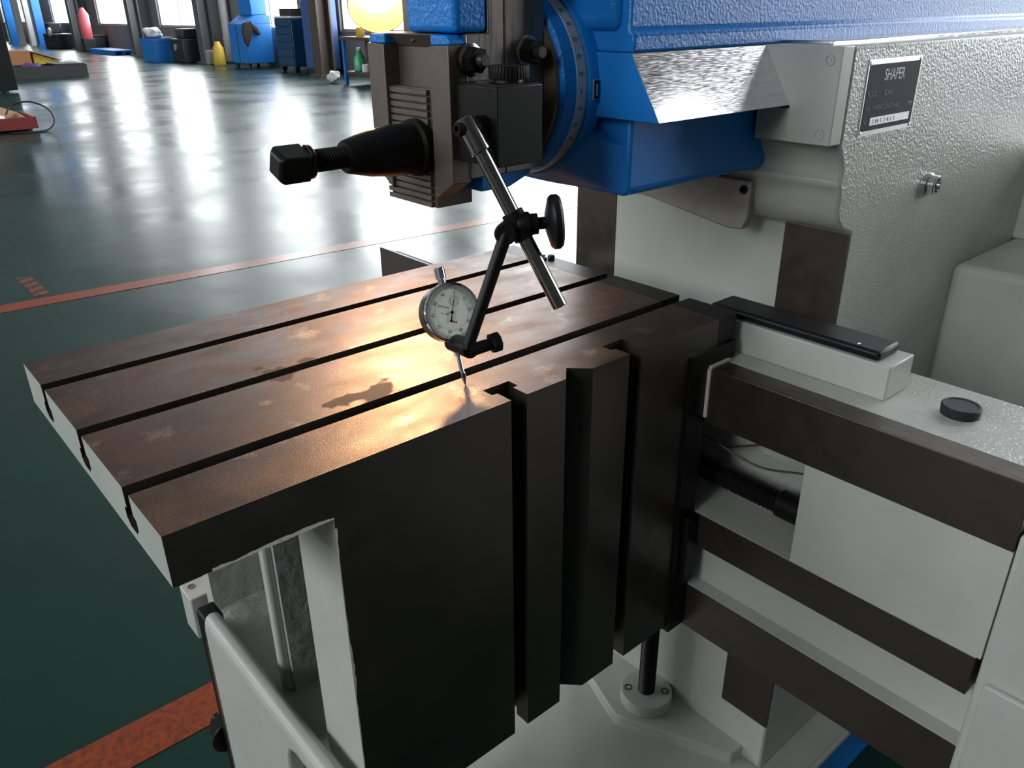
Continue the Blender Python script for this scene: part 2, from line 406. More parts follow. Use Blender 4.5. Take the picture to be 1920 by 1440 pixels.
# floor markings
def tape(x0, y0, x1, y1, w, label, m='tape_orange', h=.0015):
    a = Vector((x0, y0, 0)); b = Vector((x1, y1, 0)); d = (b - a).normalized(); n = Vector((-d.y, d.x, 0)) * w / 2
    V = [a - n, b - n, b + n, a + n]; V = [(p.x, p.y, 0.0003) for p in V] + [(p.x, p.y, h) for p in V]
    o = build(MB().add(V, [(0, 3, 2, 1), (4, 5, 6, 7), (0, 1, 5, 4), (1, 2, 6, 5), (2, 3, 7, 6), (3, 0, 4, 7)]), 'floor_tape', m, origin=(x0, y0, 0), smooth=0)
    return tag(o, label, 'floor marking')
tape(-4, .865, 2.6, .865, .113, 'worn orange floor tape running past the foot of the table support')
tape(-3, 4.31, 7.5, 3.45, .13, 'orange floor tape line running across the open green floor')
hz = thing('hazard_tape', (.64, 4.35, 0), 'short orange and black striped floor tape at right angles to the orange line', 'floor marking')
build(MB().box(.60, .672, 4.14, 4.56, .0003, .0012), 'backing', 'tape_orange', hz, smooth=0)
for k in range(4):
    y = 4.17 + k * .105
    build(MB().prism([(.601, y), (.671, y + .035), (.671, y + .085), (.601, y + .05)], 'z', .0012, .002), 'stripe', 'tape_black', hz, smooth=0)

# ================================================================== THE SHAPER
ZOFF = TZ
SH = thing('metal_shaper', ROOT, 'large grey and blue metal shaper with slotted work table and steel ram', 'machine tool')

# ---- base
base = build(MB().box(-.0 + .06, 1.95, -.112, .495, -1.0, -.875), 'base', 'paint_grey', SH, bevel=.006,
             rule=lambda n, c: 'paint_blue_smooth' if n.z < .5 else None)
rim = build(MB().box(.06, 1.95, -.116, -.106, -.882, -.868), 'base_rim', 'paint_grey', SH, bevel=.003)
boss = [(.7741, .30), (.7457, .222), (.7339, .185), (.739, .168)] + [(.8223, -.009), (.853, -.0135), (.95, -.02), (.95, .40), (.80, .36)]
build(MB().prism(boss, 'z', -.88, -.850), 'screw_boss', 'paint_grey', SH, bevel=.003)
# elevating screw with its flange
fx, fy = .805, .172
fl = build(MB().cyl((fx, fy, -.850), (fx, fy, -.826), .048, n=48, ch=.0015), 'screw_flange', 'paint_grey_smooth', SH)
for dx, dy in ((-.022, .026), (.022, -.026)):
    build(MB().lathe([(0, .0075), (.0012, .0075), (.0012, .005), (-.004, .0048), (-.004, 0)], (fx + dx, fy + dy, -.8262), (0, 0, 1), 20), 'flange_screw', 'steel_brown', fl)
build(MB().thread((fx, fy, -.826), (fx, fy, -.44), .0158, .0052, .0022), 'elevating_screw', 'black_oxide', SH)

# ---- column
prof = [(.79, .300), (.79, .192)] + [(.795, .182), (.802, .172), (.806, .160), (.804, .150), (.802, .146), (.807, .138), (.809, .128), (.809, .112)] + [(.815, .100), (.828, .088), (.851, .080)] + [(.851, -.875), (1.95, -.875), (1.95, .300)]
col = build(MB().prism(prof, 'y', -.0505, .4305), 'column', 'paint_grey', SH, bevel=.006,
            rule=lambda n, c: 'paint_grey_peel' if n.y < -.5 else None)
# two machined upright ways, proud of the painted casting's recess
for y0, y1 in ((-.0500, .0405), (.3425, .4300)):
    build(MB().box(.8495, .87, y0, y1, -.775, .0795), 'column_way', 'steel_way' if y0 > 0 else 'steel_brown', SH, bevel=.0006)
# dovetail covers at the front of the column
for s in (1, -1):
    q = [(-.050, .300), (-.050, .195), (.049, .195), (.049, .233), (.0065, .233), (.0475, .300)]
    if s < 0: q = [(.38 - a, b) for a, b in q]
    cv = build(MB().prism(q, 'x', .766, .7905), 'way_cover', 'paint_grey_smooth', SH, bevel=.0012)
    for (a, b) in ((-.036, .286), (-.036, .207), (.036, .210)):
        yy = a if s > 0 else .38 - a
        cs = build(MB().lathe([(0, .0062), (.0012, .0060), (.0012, .0045), (-.0012, .0045), (-.0012, .0024), (.0006, .0022), (.0006, 0)], (.766, yy, b), (-1, 0, 0), 20), 'cover_screw', 'paint_grey_smooth', cv)
# bare steel wiper plate under the ram with its screw
wp = build(MB().prism([(.245, .092), (.096, .070), (.072, .072), (.066, .088), (.066, .136), (.245, .136)], 'x', .798, .812), 'wiper_plate', 'steel_plate', SH, bevel=.002)
build(MB().lathe([(0, .006), (.002, .0055), (.002, .003), (0, .003), (0, 0)], (.798, .076, .124), (-1, 0, 0), 18), 'plate_screw', 'black_oxide', wp)
# steel gib strip on the top edge of the column
build(MB().box(.80, 1.95, -.018, .05, .299, .304), 'gib_strip', 'steel_bright', SH, bevel=.001)
# boxes on the near side of the column
build(MB().box(1.205, 1.95, -.46, -.049, -.80, -.030), 'side_housing', 'paint_grey_smooth', SH, bevel=.012, seg=3)
build(MB().box(1.435, 1.95, -.46, -.049, -.031, .125), 'side_cabinet', 'paint_grey_smooth', SH, bevel=.004)
# sight glass
sg = build(MB().lathe([(0, .0155), (.004, .0155), (.006, .0135), (.0135, .0135), (.0145, .0125), (.0145, .0095), (.009, .009)], (1.047, -.050, .115), (0, -1, 0), 36), 'sight_glass', 'chrome', SH)
build(MB().cyl((1.047, -.0585, .115), (1.047, -.0592, .115), .0094, n=28), 'lens', 'rod_steel', sg)
# nameplate
npx0, npx1, npz0, npz1 = .826, .957, .1995, .2840
yp = -.0503
pl = build(MB().box(npx0, npx1, yp - .0010, yp + .0003, npz0, npz1), 'nameplate', 'plate_metal', SH)
build(MB().box(npx0 + .003, npx1 - .003, yp - .0014, yp - .0008, npz0 + .0055, npz1 - .0055), 'black_field', 'plate_black', pl, smooth=0)
build(MB().box(npx0 + .022, npx1 - .011, yp - .0017, yp - .0012, .2105, .2195), 'number_strip', 'plate_metal', pl, smooth=0)
for a, b in ((npx0 + .004, npz0 + .004), (npx1 - .004, npz0 + .004), (npx0 + .004, npz1 - .004), (npx1 - .004, npz1 - .004)):
    build(MB().lathe([(0, .0026), (.0008, .0022), (.0012, 0)], (a, yp - .001, b), (0, -1, 0), 14), 'rivet', 'plate_metal', pl)
X1, Z1 = (1, 0, 0), (0, 0, 1)
text('lettering', 'SHAPER', .0185, 'print_light', pl, (.891, yp - .0015, .2600), X1, Z1, align='CENTER', sx=.78)
text('lettering', 'MODEL', .0085, 'print_dim', pl, (.832, yp - .0015, .2435), X1, Z1, sx=.8)
text('lettering', 'BC6060', .0085, 'print_dim', pl, (.872, yp - .0015, .2435), X1, Z1, sx=.75)
text('lettering', 'MAX. SHAPING LENGTH 600', .0085, 'print_dim', pl, (.831, yp - .0015, .2275), X1, Z1, sx=.77)
text('lettering', 'mm', .0085, 'print_faint', pl, (.938, yp - .0015, .2275), X1, Z1, sx=.85)
text('lettering', 'NO', .0075, 'print_dim', pl, (.833, yp - .0015, .2125), X1, Z1, sx=.8)
text('lettering', '1 M 1 2 4 1 1', .0075, 'print_faint', pl, (.853, yp - .0018, .2122), X1, Z1, sx=1.4)

# ---- ram
def ramx(poly, x0, x1): return MB().prism(poly, 'x', x0, x1)
build(ramx([(.006, .236), (.374, .236), (.3335, .2995), (.0465, .2995)], .533, 1.95), 'dovetail', 'steel_bright', SH, bevel=.0006,
      rule=lambda n, c: 'paint_blue_smooth' if n.x < -.5 else None)
build(ramx([(.046, .2995), (.334, .2995), (.334, .3175), (.328, .3205), (.328, .43), (.318, .44), (.062, .44), (.052, .43), (.052, .3205), (.046, .3175)], .536, 1.95), 'ram_body', 'paint_blue', SH, bevel=.003)
build(ramx([(.062, .153), (.318, .153), (.325, .16), (.325, .236), (.055, .236), (.055, .16)], .548, 1.10), 'ram_belly', 'paint_blue_smooth', SH, bevel=.004)
# nose of the ram: lofted from the round swivel seat to the square body
def loft(secs):
    n = len(secs[0]); V = [p for s in secs for p in s]; F = []
    for i in range(len(secs) - 1):
        for k in range(n): k2 = (k + 1) % n; F.append((i * n + k, i * n + k2, (i + 1) * n + k2, (i + 1) * n + k))
    F.append(tuple(range(n))[::-1]); F.append(tuple(range((len(secs) - 1) * n, len(secs) * n)))
    return MB().add(V, F)
SY, SZ = .19, .266
def sq(x, w, zb, zt, n=64):      # rounded square section
    out = []
    for k in range(n):
        a = 2 * pi * k / n; c, s = math.cos(a), math.sin(a)
        e = .16; cc = math.copysign(abs(c) ** e, c); ss = math.copysign(abs(s) ** e, s)
        m = max(abs(c), abs(s)); px, pz = c / m, s / m
        out.append((x, SY + w * (.88 * px + .12 * c), (zt + zb) / 2 + (zt - zb) / 2 * (.88 * pz + .12 * s)))
    return out
def ci(x, r, n=64): return [(x, SY + r * math.cos(2 * pi * k / n), SZ + r * math.sin(2 * pi * k / n)) for k in range(n)]
build(MB().lathe([(0, 0), (0, .1000), (.0015, .1010), (.0185, .1015), (.020, .1000), (.020, .0890), (.034, .0890), (.034, 0)], (.520, SY, SZ), (1, 0, 0), 96), 'swivel_seat', 'paint_blue', SH)
build(loft([sq(.5500, .132, .155, .43), sq(.5525, .136, .152, .432), sq(.62, .136, .152, .432)]), 'ram_nose', 'paint_blue_smooth', SH, smooth=50)
build(MB().box(.528, .56, .062, .318, .318, .43), 'nose_bridge', 'paint_blue', SH, bevel=.012, seg=3)
# cast web blending the round seat into the bottom of the nose
NA = 24; secs = []
for f in range(9):
    t = f / 8; e = t * t * (3 - 2 * t) * .35 + t * t * .65; sec = []
    for k in range(NA + 1):
        an = math.radians(212 + (328 - 212) * k / NA); cy_, cz_ = SY + .0990 * math.cos(an), SZ + .0990 * math.sin(an)
        p = k / NA
        if p < .22: by, bz = .0555, .205 - (.205 - .1535) * p / .22
        elif p > .78: by, bz = .3245, .1535 + (.205 - .1535) * (p - .78) / .22
        else: by, bz = .0555 + (.3245 - .0555) * (p - .22) / .56, .1535
        sec.append((.5215 + .0305 * t, cy_ + (by - cy_) * e, cz_ + (bz - cz_) * e))
    sec += [(.5215 + .0305 * t, SY + .06, SZ - .03), (.5215 + .0305 * t, SY - .06, SZ - .03)]
    secs.append(sec)
build(loft(secs), 'nose_web', 'paint_blue_smooth', SH, smooth=50)
# swivel with graduated ring
build(MB().lathe([(0, 0), (0, .094), (.002, .0965), (.0175, .0975), (.0175, 0)], (.4865, SY, SZ), (1, 0, 0), 96), 'swivel_flange', 'paint_blue', SH)
build(MB().lathe([(0, 0), (0, .090), (.006, .091), (.006, 0)], (.4815, SY, SZ), (1, 0, 0), 96), 'swivel_face', 'clapper_brown', SH)
ring = build(MB().lathe([(0, .09), (0, .0975), (.0005, .098), (.0155, .098), (.016, .0975), (.016, .09)], (.504, SY, SZ), (1, 0, 0), 120), 'scale_ring', 'scale_steel', SH)
tk = MB()
for dgr in range(-60, 91):
    a = math.radians(180 - dgr + 2); l = .0055 if dgr % 10 == 0 else (.0042 if dgr % 5 == 0 else .0028)
    r = .0981; n = Vector((0, math.cos(a), math.sin(a))); tt = Vector((0, -math.sin(a), math.cos(a)))
    p = Vector((.5198, SY, SZ)) + n * r; w = tt * .00018
    q = [p - w, p + w, p + w + Vector((-l, 0, 0)), p - w + Vector((-l, 0, 0))]
    tk.add([*q, *[v + n * .0001 for v in q]], [(0, 1, 2, 3), (7, 6, 5, 4), (0, 4, 5, 1), (1, 5, 6, 2), (2, 6, 7, 3), (3, 7, 4, 0)])
g = build(tk, 'graduations', 'engraving', ring, smooth=0); g['kind'] = 'stuff'
for dgr in range(-30, 61, 10):
    a = math.radians(180 - dgr + 2); n = Vector((0, math.cos(a), math.sin(a))); up = Vector((0, -math.sin(a), math.cos(a))) * -1
    text('numeral', str(abs(dgr)), .0062, 'engraving', ring, Vector((.5100, SY, SZ)) + n * .0981 - up * .0022, X1, up, ext=.0001, align='CENTER')
zp = build(MB().box(.5235, .5315, SY - .1030, SY - .0995, .2535, .2735), 'zero_plate', 'plate_metal', SH)
build(MB().box(.5242, .5308, SY - .1034, SY - .1026, .2545, .2725), 'black_field', 'plate_black', zp, smooth=0)
build(MB().box(.5262, .5290, SY - .1037, SY - .1033, .2575, .2695), 'vernier_strip', 'plate_metal', zp, smooth=0)

# ---- tool head
hs = build(MB().prism([(.4292, .1865), (.4815, .1865), (.4815, .44), (.4292, .44)], 'y', .118, .262), 'head_slide', 'steel_ground', SH, bevel=.0012)
cb = build(MB().prism([(.383, .1865), (.4285, .1865), (.4285, .44), (.409, .44), (.409, .320), (.383, .320)], 'y', .118, .262), 'clapper_box', 'steel_ground', SH, bevel=.0012)
build(MB().prism([(.400, .1700), (.440, .1700), (.468, .180), (.474, .188), (.400, .188)], 'y', .124, .256), 'head_underside', 'paint_blue_smooth', SH, bevel=.003)
for s in (1, -1):
    def Y(y): return y if s > 0 else .38 - y
    q = [(Y(.1195), .3105), (Y(.1505), .3095), (Y(.1505), .1645), (Y(.1195), .1835)]
    build(MB().prism(q, 'x', .362, .384), 'cheek', 'steel_cheek', cb, bevel=.0008)
    q = [(Y(.1195), .3105), (Y(.1200), .3140), (Y(.126), .3190), (Y(.1505), .3195), (Y(.1505), .3095)]
    mb = MB().prism(q, 'x', .364, .40)
    build(mb, 'cheek_cap', 'paint_blue', cb, bevel=.003, seg=3)
lip = build(MB().prism([(.378, .3075), (.369, .3195), (.384, .3205), (.384, .3075)], 'y', .1507, .2293), 'recess_lip', 'clapper_brown', cb, bevel=.001)
build(MB().lathe([(0, .0028), (.001, .0026), (.001, .0012), (0, .001), (0, 0)], (.3735, .192, .3140), Vector((-.75, 0, .55)), 16), 'lip_screw', 'brass' if 'brass' in MATS else 'steel_ground', lip)
build(MB().box(.380, .3835, .1500, .2300, .186, .308), 'recess_wall', 'clapper_brown', cb, smooth=0)
upb = build(MB().box(.371, .4088, .118, .200, .3205, .44), 'upper_casting', 'paint_blue', SH, bevel=.006, seg=3)
# clapper block with its row of ribs
cl = build(MB().box(.3695, .4155, .1585, .2440, .1525, .270), 'clapper', 'clapper_brown', SH, bevel=.001)
rb0 = None; nr = 17; hgt = (.270 - .1525) / nr
for k in range(nr):
    if rb0 is None: rb0 = build(MB().box(.3655, .3700, .1635, .2440, .1530, .1530 + hgt - .0014), 'rib', 'steel_cheek', cl, bevel=.0005, seg=1)
    else: copy_obj(rb0, cl, (0, 0, k * hgt))
# tool post: collar, tapered sleeve, screw, washer, square head
ax = Vector((0, .1822, .2125))
def axp(x): return (x, ax.y, ax.z)
tp = build(MB().lathe([(0, 0), (0, .0285), (.010, .0285), (.013, .0255), (.040, .0248), (.055, .0228), (.062, .0222), (.0885, .0158), (.0900, .0145), (.0900, 0)], axp(.3685), (-1, 0, 0), 48), 'tool_post', 'black_oxide', SH)
build(MB().thread(axp(.2790), axp(.2430), .0108, .0029, .0013, 28), 'clamp_screw', 'black_oxide', tp)
build(MB().lathe([(0, 0), (0, .0145), (.0012, .0158), (.0042, .0158), (.0054, .0145), (.0054, 0)], axp(.2432), (-1, 0, 0), 40), 'collar', 'black_oxide', tp)
hd = MB(); R_ = .0188
hd.lathe([(0, 0), (0, R_), (.0275, R_), (.0315, R_ - .005), (.0315, 0)], axp(.2378), (-1, 0, 0), 4, rot=math.radians(24))
build(hd, 'square_head', 'black_oxide', tp, bevel=.0016, smooth=20, label='black square screw head')
# big studs with nuts and washers on the side of the head
for (x, z, nm) in ((.3866, .2974, 'stud'), (.4582, .3017, 'stud')):
    st = build(MB().cyl((x, .118, z), (x, .0945, z), .0058, n=24, ch=.0008), 'stud', 'steel_brown', SH)
    build(MB().lathe([(0, 0), (0, .0152), (.0018, .0152), (.0026, .0140), (.0026, 0)], (x, .118, z), (0, -1, 0), 40), 'washer', 'rod_steel', st)
    build(MB().lathe([(0, 0), (0, .0112), (.0009, .0122), (.0105, .0122), (.0118, .0106), (.0118, 0)], (x, .1154, z), (0, -1, 0), 6, rot=.3), 'hex_nut', 'black_oxide', st, smooth=20)
    build(MB().lathe([(0, .0032), (-.004, .003), (-.004, 0)], (x, .0943, z), (0, -1, 0), 6), 'socket', 'black_matt', st, smooth=20)

# ---- work table: one casting with T-slots on top and in its near side
SLOTS = (.081, .2095, .338)
def top_profile(y0, y1, z0):
    p = [(y0, z0), (y0, 0)]
    for c in SLOTS:
        if c < y0: continue
        m, t = .008, .0145
        p += [(c - m, 0), (c - m, -.019), (c - t, -.021), (c - t, -.031), (c - t * .55, -.037), (c + t * .55, -.037), (c + t, -.031), (c + t, -.021), (c + m, -.019), (c + m, 0)]
    return p + [(y1, 0), (y1, z0)]
def tslot(c, m=.0102, t=.0168):
    return [(c - m, 0), (c - m, .0205), (c - t, .0215), (c - t, .0355), (c + t, .0355), (c + t, .0215), (c + m, .0205), (c + m, 0)]
tb = MB()
near = [(.1345, 0)] + tslot(.342) + [(.4050, 0), (.4248, .0198), (.4446, 0)] + tslot(.5118) + [(.6115, 0), (.6115, .060), (.1345, .060)]
tb.prism(near, 'z', -.442, 0)
tb.box(.0, .1345, 0, .060, -.046, 0)
tb.box(.6115, .662, 0, .060, -.034, 0)
tb.prism(top_profile(.060, .42, -.046), 'x', 0, .6115)
tb.prism(top_profile(.060, .42, -.0335), 'x', .6115, .662) if False else tb.prism([(a, max(b, -.034)) for a, b in top_profile(.060, .42, -.034)], 'x', .6115, .662)
# box body under the top, open to the front between two ribs
tb.box(.1345, .6115, .060, .079, -.442, -.046)
tb.box(.330, .6115, .079, .42, -.442, -.046)
tb.box(.1345, .330, .395, .42, -.442, -.046)
tb.box(.1345, .330, .079, .395, -.442, -.400)
tb.box(.150, .330, .190, .214, -.400, -.046)
def trule(n, c):
    if n.z > .9 and c.z > -.001: return 'table_top'
    if n.x < -.9 and c.x < .001: return 'paint_grey_smooth'
    if n.x < -.9 and c.x < .16: return 'paint_grey_smooth'
    if c.x < .335 and c.x > .13 and .078 < c.y < .40 and c.z < -.045: return 'paint_rough_cast'
    if n.z < -.9: return 'paint_grey_smooth'
    if c.x > .612: return 'steel_side'
    return 'steel_side'
build(tb, 'work_table', 'steel_side', SH, smooth=0, rule=trule)
# ragged paint edge where the painted front meets the machined side
pe = MB(); w0 = .0024
for k in range(52):
    z0 = -.056 - k * .0074; w1 = min(max(w0 + random.uniform(-.0011, .0011), .0010), .0042)
    pe.add([(.1340, -.0004, z0), (.1340 + w0, -.0004, z0), (.1340 + w1, -.0004, z0 - .0074), (.1340, -.0004, z0 - .0074)], [(0, 1, 2, 3)]); w0 = w1
for k in range(30):
    x0 = .030 + k * .0035; w1 = min(max(w0 + random.uniform(-.0010, .0010), .0010), .0040)
    pe.add([(x0, -.0004, -.0462), (x0 + .0035, -.0004, -.0462), (x0 + .0035, -.0004, -.0462 + w1), (x0, -.0004, -.0462 + w0)], [(0, 1, 2, 3)]); w0 = w1
o = build(pe, 'paint_edge', 'felt', SH, smooth=0); o['kind'] = 'stuff'
# casting fillets inside the table front
build(MB().box(.140, .152, .196, .212, -.400, -.046), 'rib_edge', 'paint_grey_smooth', SH, bevel=.004)
# ---- apron that carries the table on the cross rail
ap = MB().box(.6105, .6445, -.004, .424, -.452, -.0345)
ap.box(.6445, .697, -.004, .424, -.0570, -.0345)
ap.prism([(a, max(b, -.0345)) for a, b in top_profile(0, .42, -.0345)], 'x', .6625, .698)
apo = build(ap, 'apron', 'black_oxide', SH, smooth=0)
build(MB().box(.6425, .6455, -.0085, -.004, -.1235, -.058), 'felt_wiper', 'felt', SH, smooth=0)
build(MB().box(.6445, .684, -.0085, -.004, -.0575, -.0550), 'felt_wiper', 'felt', SH, smooth=0)
build(MB().box(.6430, .6458, -.0085, -.004, -.318, -.285), 'felt_wiper', 'felt', SH, smooth=0)
build(MB().box(.622, .6455, -.012, -.004, -.37, -.265), 'lower_gib', 'black_oxide', SH, bevel=.002)

# ---- cross rail
RY0, RY1 = -.363, .430
rl = build(MB().box(.760, .815, RY0, RY1, -.455, -.0588).box(.679, .762, RY0, RY1, -.130, -.0588), 'cross_rail', 'paint_grey_peel', SH, bevel=.001,
           rule=lambda n, c: None if n.z > .5 else 'paint_grey_smooth')
def rail_part(name, m, *a, bevel=.0008, rule=None): return build(MB().box(*a), name, m, rl, bevel=bevel, rule=rule)
rail_part('upper_way', 'steel_way', .646, .679, RY0, RY1, -.132, -.0580)
rail_part('lower_way', 'steel_way', .646, .760, RY0 + .004, RY1, -.3165, -.2660, rule=lambda n, c: 'paint_grey_smooth' if n.z > .5 else None)
rail_part('front_panel', 'paint_grey_smooth', .6475, .760, RY0, -.1435, -.2665, -.1310)
rail_part('way_guard', 'steel_side', .6460, .6520, .430, .739, -.30, -.0580)
build(MB().box(.6525, .664, .50, .705, -.085, -.060), 'guard_strip', 'black_matt', rl, bevel=.004)
rail_part('recess_web', 'paint_grey_smooth', .668, .760, RY0 - .006, RY1, -.386, -.3160)
rail_part('bottom_ledge', 'paint_grey_smooth', .646, .760, RY0 - .004, RY1, -.458, -.3855, rule=lambda n, c: 'steel_way' if n.x < -.5 else None)
# rounded corner plate behind the rail opening
build(MB().box(.7555, .7605, -.1435, .06, -.2655, -.131), 'opening_back', 'paint_rough_cast', rl, smooth=0)
build(MB().thread((.715, .10, -.2425), (.715, -.1435, -.2425), .0155, .0062, .0022, 28), 'feed_screw', 'black_oxide', SH)
build(MB().cyl((.715, -.085, -.2425), (.715, -.1435, -.2425), .0185, n=32, ch=.001), 'screw_sleeve', 'black_oxide', SH)
def smooth_path(pts, n=8):
    P = [Vector(p) for p in pts]; out = []
    for i in range(len(P) - 1):
        p0 = P[max(i - 1, 0)]; p1 = P[i]; p2 = P[i + 1]; p3 = P[min(i + 2, len(P) - 1)]
        for k in range(n):
            t = k / n; out.append(.5 * ((2 * p1) + (-p0 + p2) * t + (2 * p0 - 5 * p1 + 4 * p2 - p3) * t * t + (-p0 + 3 * p1 - 3 * p2 + p3) * t ** 3))
    return out + [P[-1]]
build(MB().tube(smooth_path([(.70, .03, -.184), (.70, .0151, -.186), (.70, -.0085, -.1907), (.70, -.042, -.1954), (.70, -.0695, -.1935), (.70, -.1127, -.1801), (.70, -.144, -.172)]), .0016, 8), 'oil_tube', 'copper_tube', SH)
build(MB().tube(smooth_path([(.73, .03, -.206), (.73, .011, -.2062), (.73, -.017, -.1927), (.73, -.047, -.176), (.735, -.07, -.150)]), .0016, 8), 'oil_tube', 'copper_tube', SH)
# end bracket of the rail
eb = build(MB().prism([(.644, -.110), (.80, -.110), (.80, -.60), (.644, -.60)], 'y', -.60, RY0 - .0015), 'end_bracket', 'paint_grey_smooth', SH, bevel=.004)
build(MB().box(.636, .80, -.60, -.374, -.62, -.284), 'bracket_cover', 'paint_grey_smooth', SH, bevel=.003)
# block on the rail with the black clamp plate
build(MB().box(.7145, .7715, -.1880, .06, -.0590, -.0180), 'rail_block', 'paint_grey_smooth', SH, bevel=.0015)
cp = build(MB().box(.7185, .768, -.1720, .055, -.0180, -.0065), 'clamp_plate', 'black_plastic', SH, bevel=.004, seg=2)
build(MB().lathe([(0, .002), (.0006, .0018), (.0008, 0)], (.728, -.143, -.0066), (0, 0, 1), 12), 'oil_point', 'chrome', cp)
build(MB().lathe([(0, .0195), (.010, .0200), (.0112, .0188), (.0112, .0165), (.0104, .0160), (.0100, 0)], (.7465, -.2562, -.0590), (0, 0, 1), 40), 'rubber_plug', 'black_matt', SH)

# ---- table support under the front of the table
sp = MB()
outl = [(.320, -.352), (.332, -.358), (.337, -.372), (.337, -.80), (.150, -.80), (.120, -.46)] + [(.112, -.40), (.105, -.385), (.09, -.378), (.0, -.378), (-.03, -.372), (-.03, -.352), (.1, -.350)]
sp.prism(outl, 'x', .1005, .119)
su = build(sp, 'table_support', 'paint_grey_smooth', SH, bevel=.003)
tpv = [(-.03, .0), (.30, .0), (.337, .0)]
arm = MB()
for (ya, yb) in ((-.03, .330),):
    V = [(.1000, ya, -.3560), (.1030, ya, -.3490), (.1080, ya, -.3460), (.1160, ya, -.3465), (.1200, ya, -.352), (.1200, ya, -.385), (.1000, ya, -.372)]
    W = [(x, yb, z) for x, _, z in V]; n = len(V)
    arm.add(V + W, [tuple(range(n)), tuple(range(n, 2 * n))[::-1]] + [(i, (i + 1) % n, n + (i + 1) % n, n + i) for i in range(n)])
build(arm, 'support_arm', 'paint_grey_smooth', su, bevel=.003, smooth=50)
build(MB().box(.1035, .128, .3375, .372, -.86, -.362), 'slotted_strip', 'black_oxide', su, bevel=.004,
      rule=lambda n, c: 'paint_rough_cast' if n.y > .9 else None)
build(MB().box(.1015, .106, .3405, .3475, -.80, -.40), 'strip_groove', 'steel_ground', su, smooth=0)
bt = build(MB().lathe([(0, 0), (0, .025), (.003, .025), (.003, 0)], (.112, .3722, -.6005), (0, 1, 0), 36), 'support_bolt', 'black_oxide', su)
foot = build(MB().box(.126, .27, -.03, .40, -.875, -.470), 'base_shade_block', 'paint_grey_smooth', SH, bevel=.006)  # added block below the frame, keeps light off the machine base
bk = build(MB().box(.1165, .185, .440, .482, -.470, -.400), 'bracket_block', 'paint_grey_smooth', SH, bevel=.002)
build(MB().lathe([(0, .0055), (.001, .005), (.001, .003), (-.001, .003), (-.001, 0)], (.129, .468, -.3998), (0, 0, 1), 18), 'bracket_screw', 'steel_ground', bk)
build(MB().box(.150, .33, .40, .445, -.52, -.442), 'bracket_arm', 'paint_grey_smooth', SH, bevel=.002)
hx = build(MB().lathe([(0, 0), (0, .0175), (.001, .0195), (.028, .0195), (.030, .0175), (.030, 0)], (.112, .3752, -.6005), (0, 1, 0), 6, rot=.2), 'bolt_head', 'black_oxide', su, smooth=20)
build(MB().lathe([(0, .0), (0, .010), (.012, .010), (.013, .009), (.013, 0)], (.112, .4052, -.6005), (0, 1, 0), 24), 'bolt_end', 'black_oxide', su)

# ================================================================== MAGNETIC STAND
MS = thing('magnetic_indicator_stand', (.396, .087, TZ + .2066), 'black magnetic base with jointed steel rods stuck to the side of the tool head', 'indicator stand')
mbase = build(MB().box(.3680, .4240, .0575, .1174, .2066, .2775), 'magnet_block', 'black_oxide', MS, bevel=.0012)
build(MB().box(.3700, .4220, .0595, .1160, .2775, .2788), 'top_plate', 'black_oxide', MS, smooth=0)
kn = MB(); n = 72; V = []
prf = []
for k in range(n):
    a = 2 * pi * k / n; r = .0195 if k % 2 else .0189
    V.append((r * math.cos(a), r * math.sin(a)))
kn.prism([(.4045 + a, .083 + b) for a, b in V], 'z', .2815, .2935)
build(kn, 'knurled_knob', 'black_oxide', MS, smooth=10, bevel=.0006, seg=1)
build(MB().cyl((.4045, .083, .2786), (.4045, .083, .2818), .014, n=32), 'knob_washer', 'steel_brown', MS)
# clamp eye on the magnet's front face
ec = Vector((.350, .0765, .2425))
eye = build(MB().lathe([(0, 0), (0, .0095), (.001, .0105), (.014, .0105), (.015, .0095), (.020, .0085), (.020, 0)], (.3680, ec.y, ec.z), (-1, 0, 0), 32), 'eye_stud', 'black_oxide', MS)
build(MB().lathe([(0, .0062), (.012, .0062), (.013, .0055), (.013, .0034), (.008, .0034), (.008, 0)], (.3490, ec.y, ec.z), (-1, 0, 0), 32), 'socket_screw', 'black_oxide', eye)
S1 = Vector((.3520, .0745, .2370)); E1 = Vector((.3934, -.0016, .0808))
dr = (E1 - S1).normalized()
build(MB().cyl(S1 - dr * .016, S1 + dr * .018, .0100, n=32, ch=.001), 'clamp_sleeve', 'rod_steel', MS)
build(MB().cyl(S1 + dr * .008, E1, .0071, n=36, ch=.0008), 'rod', 'rod_steel', MS, label='polished steel rod')
# cross clamp, its barrel lying across the rod
XC = S1 + dr * ((Vector((.3717, .0366, .1553)) - S1).dot(dr))
build(MB().cyl(XC - dr * .014, XC + dr * .014, .0105, n=32, ch=.001), 'rod_sleeve', 'black_oxide', MS)
kd = Vector((.81, -.55, .06)).normalized()      # axis of the clamp knob
kc = XC + kd * .014
build(MB().lathe([(0, 0), (0, .011), (.0015, .012), (.012, .012), (.0135, .0098), (.020, .0098), (.020, 0)], XC - kd * .002, kd, 32), 'clamp_barrel', 'black_oxide', MS)
tk = MB(); tk.thread(XC + kd * .015, XC + kd * .030, .0062, .002, .0008, 20); build(tk, 'clamp_screw', 'black_oxide', MS)
kb = MB(); nk = 64
prof_k = [(0, 0), (0, .010), (.004, .0235), (.0065, .0255), (.0115, .0255), (.0140, .0235), (.0150, .012), (.0150, 0)]
kb.lathe(prof_k, XC + kd * .026, kd, nk)
build(kb, 'clamp_knob', 'black_plastic', MS, label='black round clamp knob')
R2a = Vector((.3580, .0350, .1520)); R2b = Vector((.3125, .0415, .0458)); d2 = (R2b - R2a).normalized()
jd = Vector((-.75, -.62, .05)).normalized()
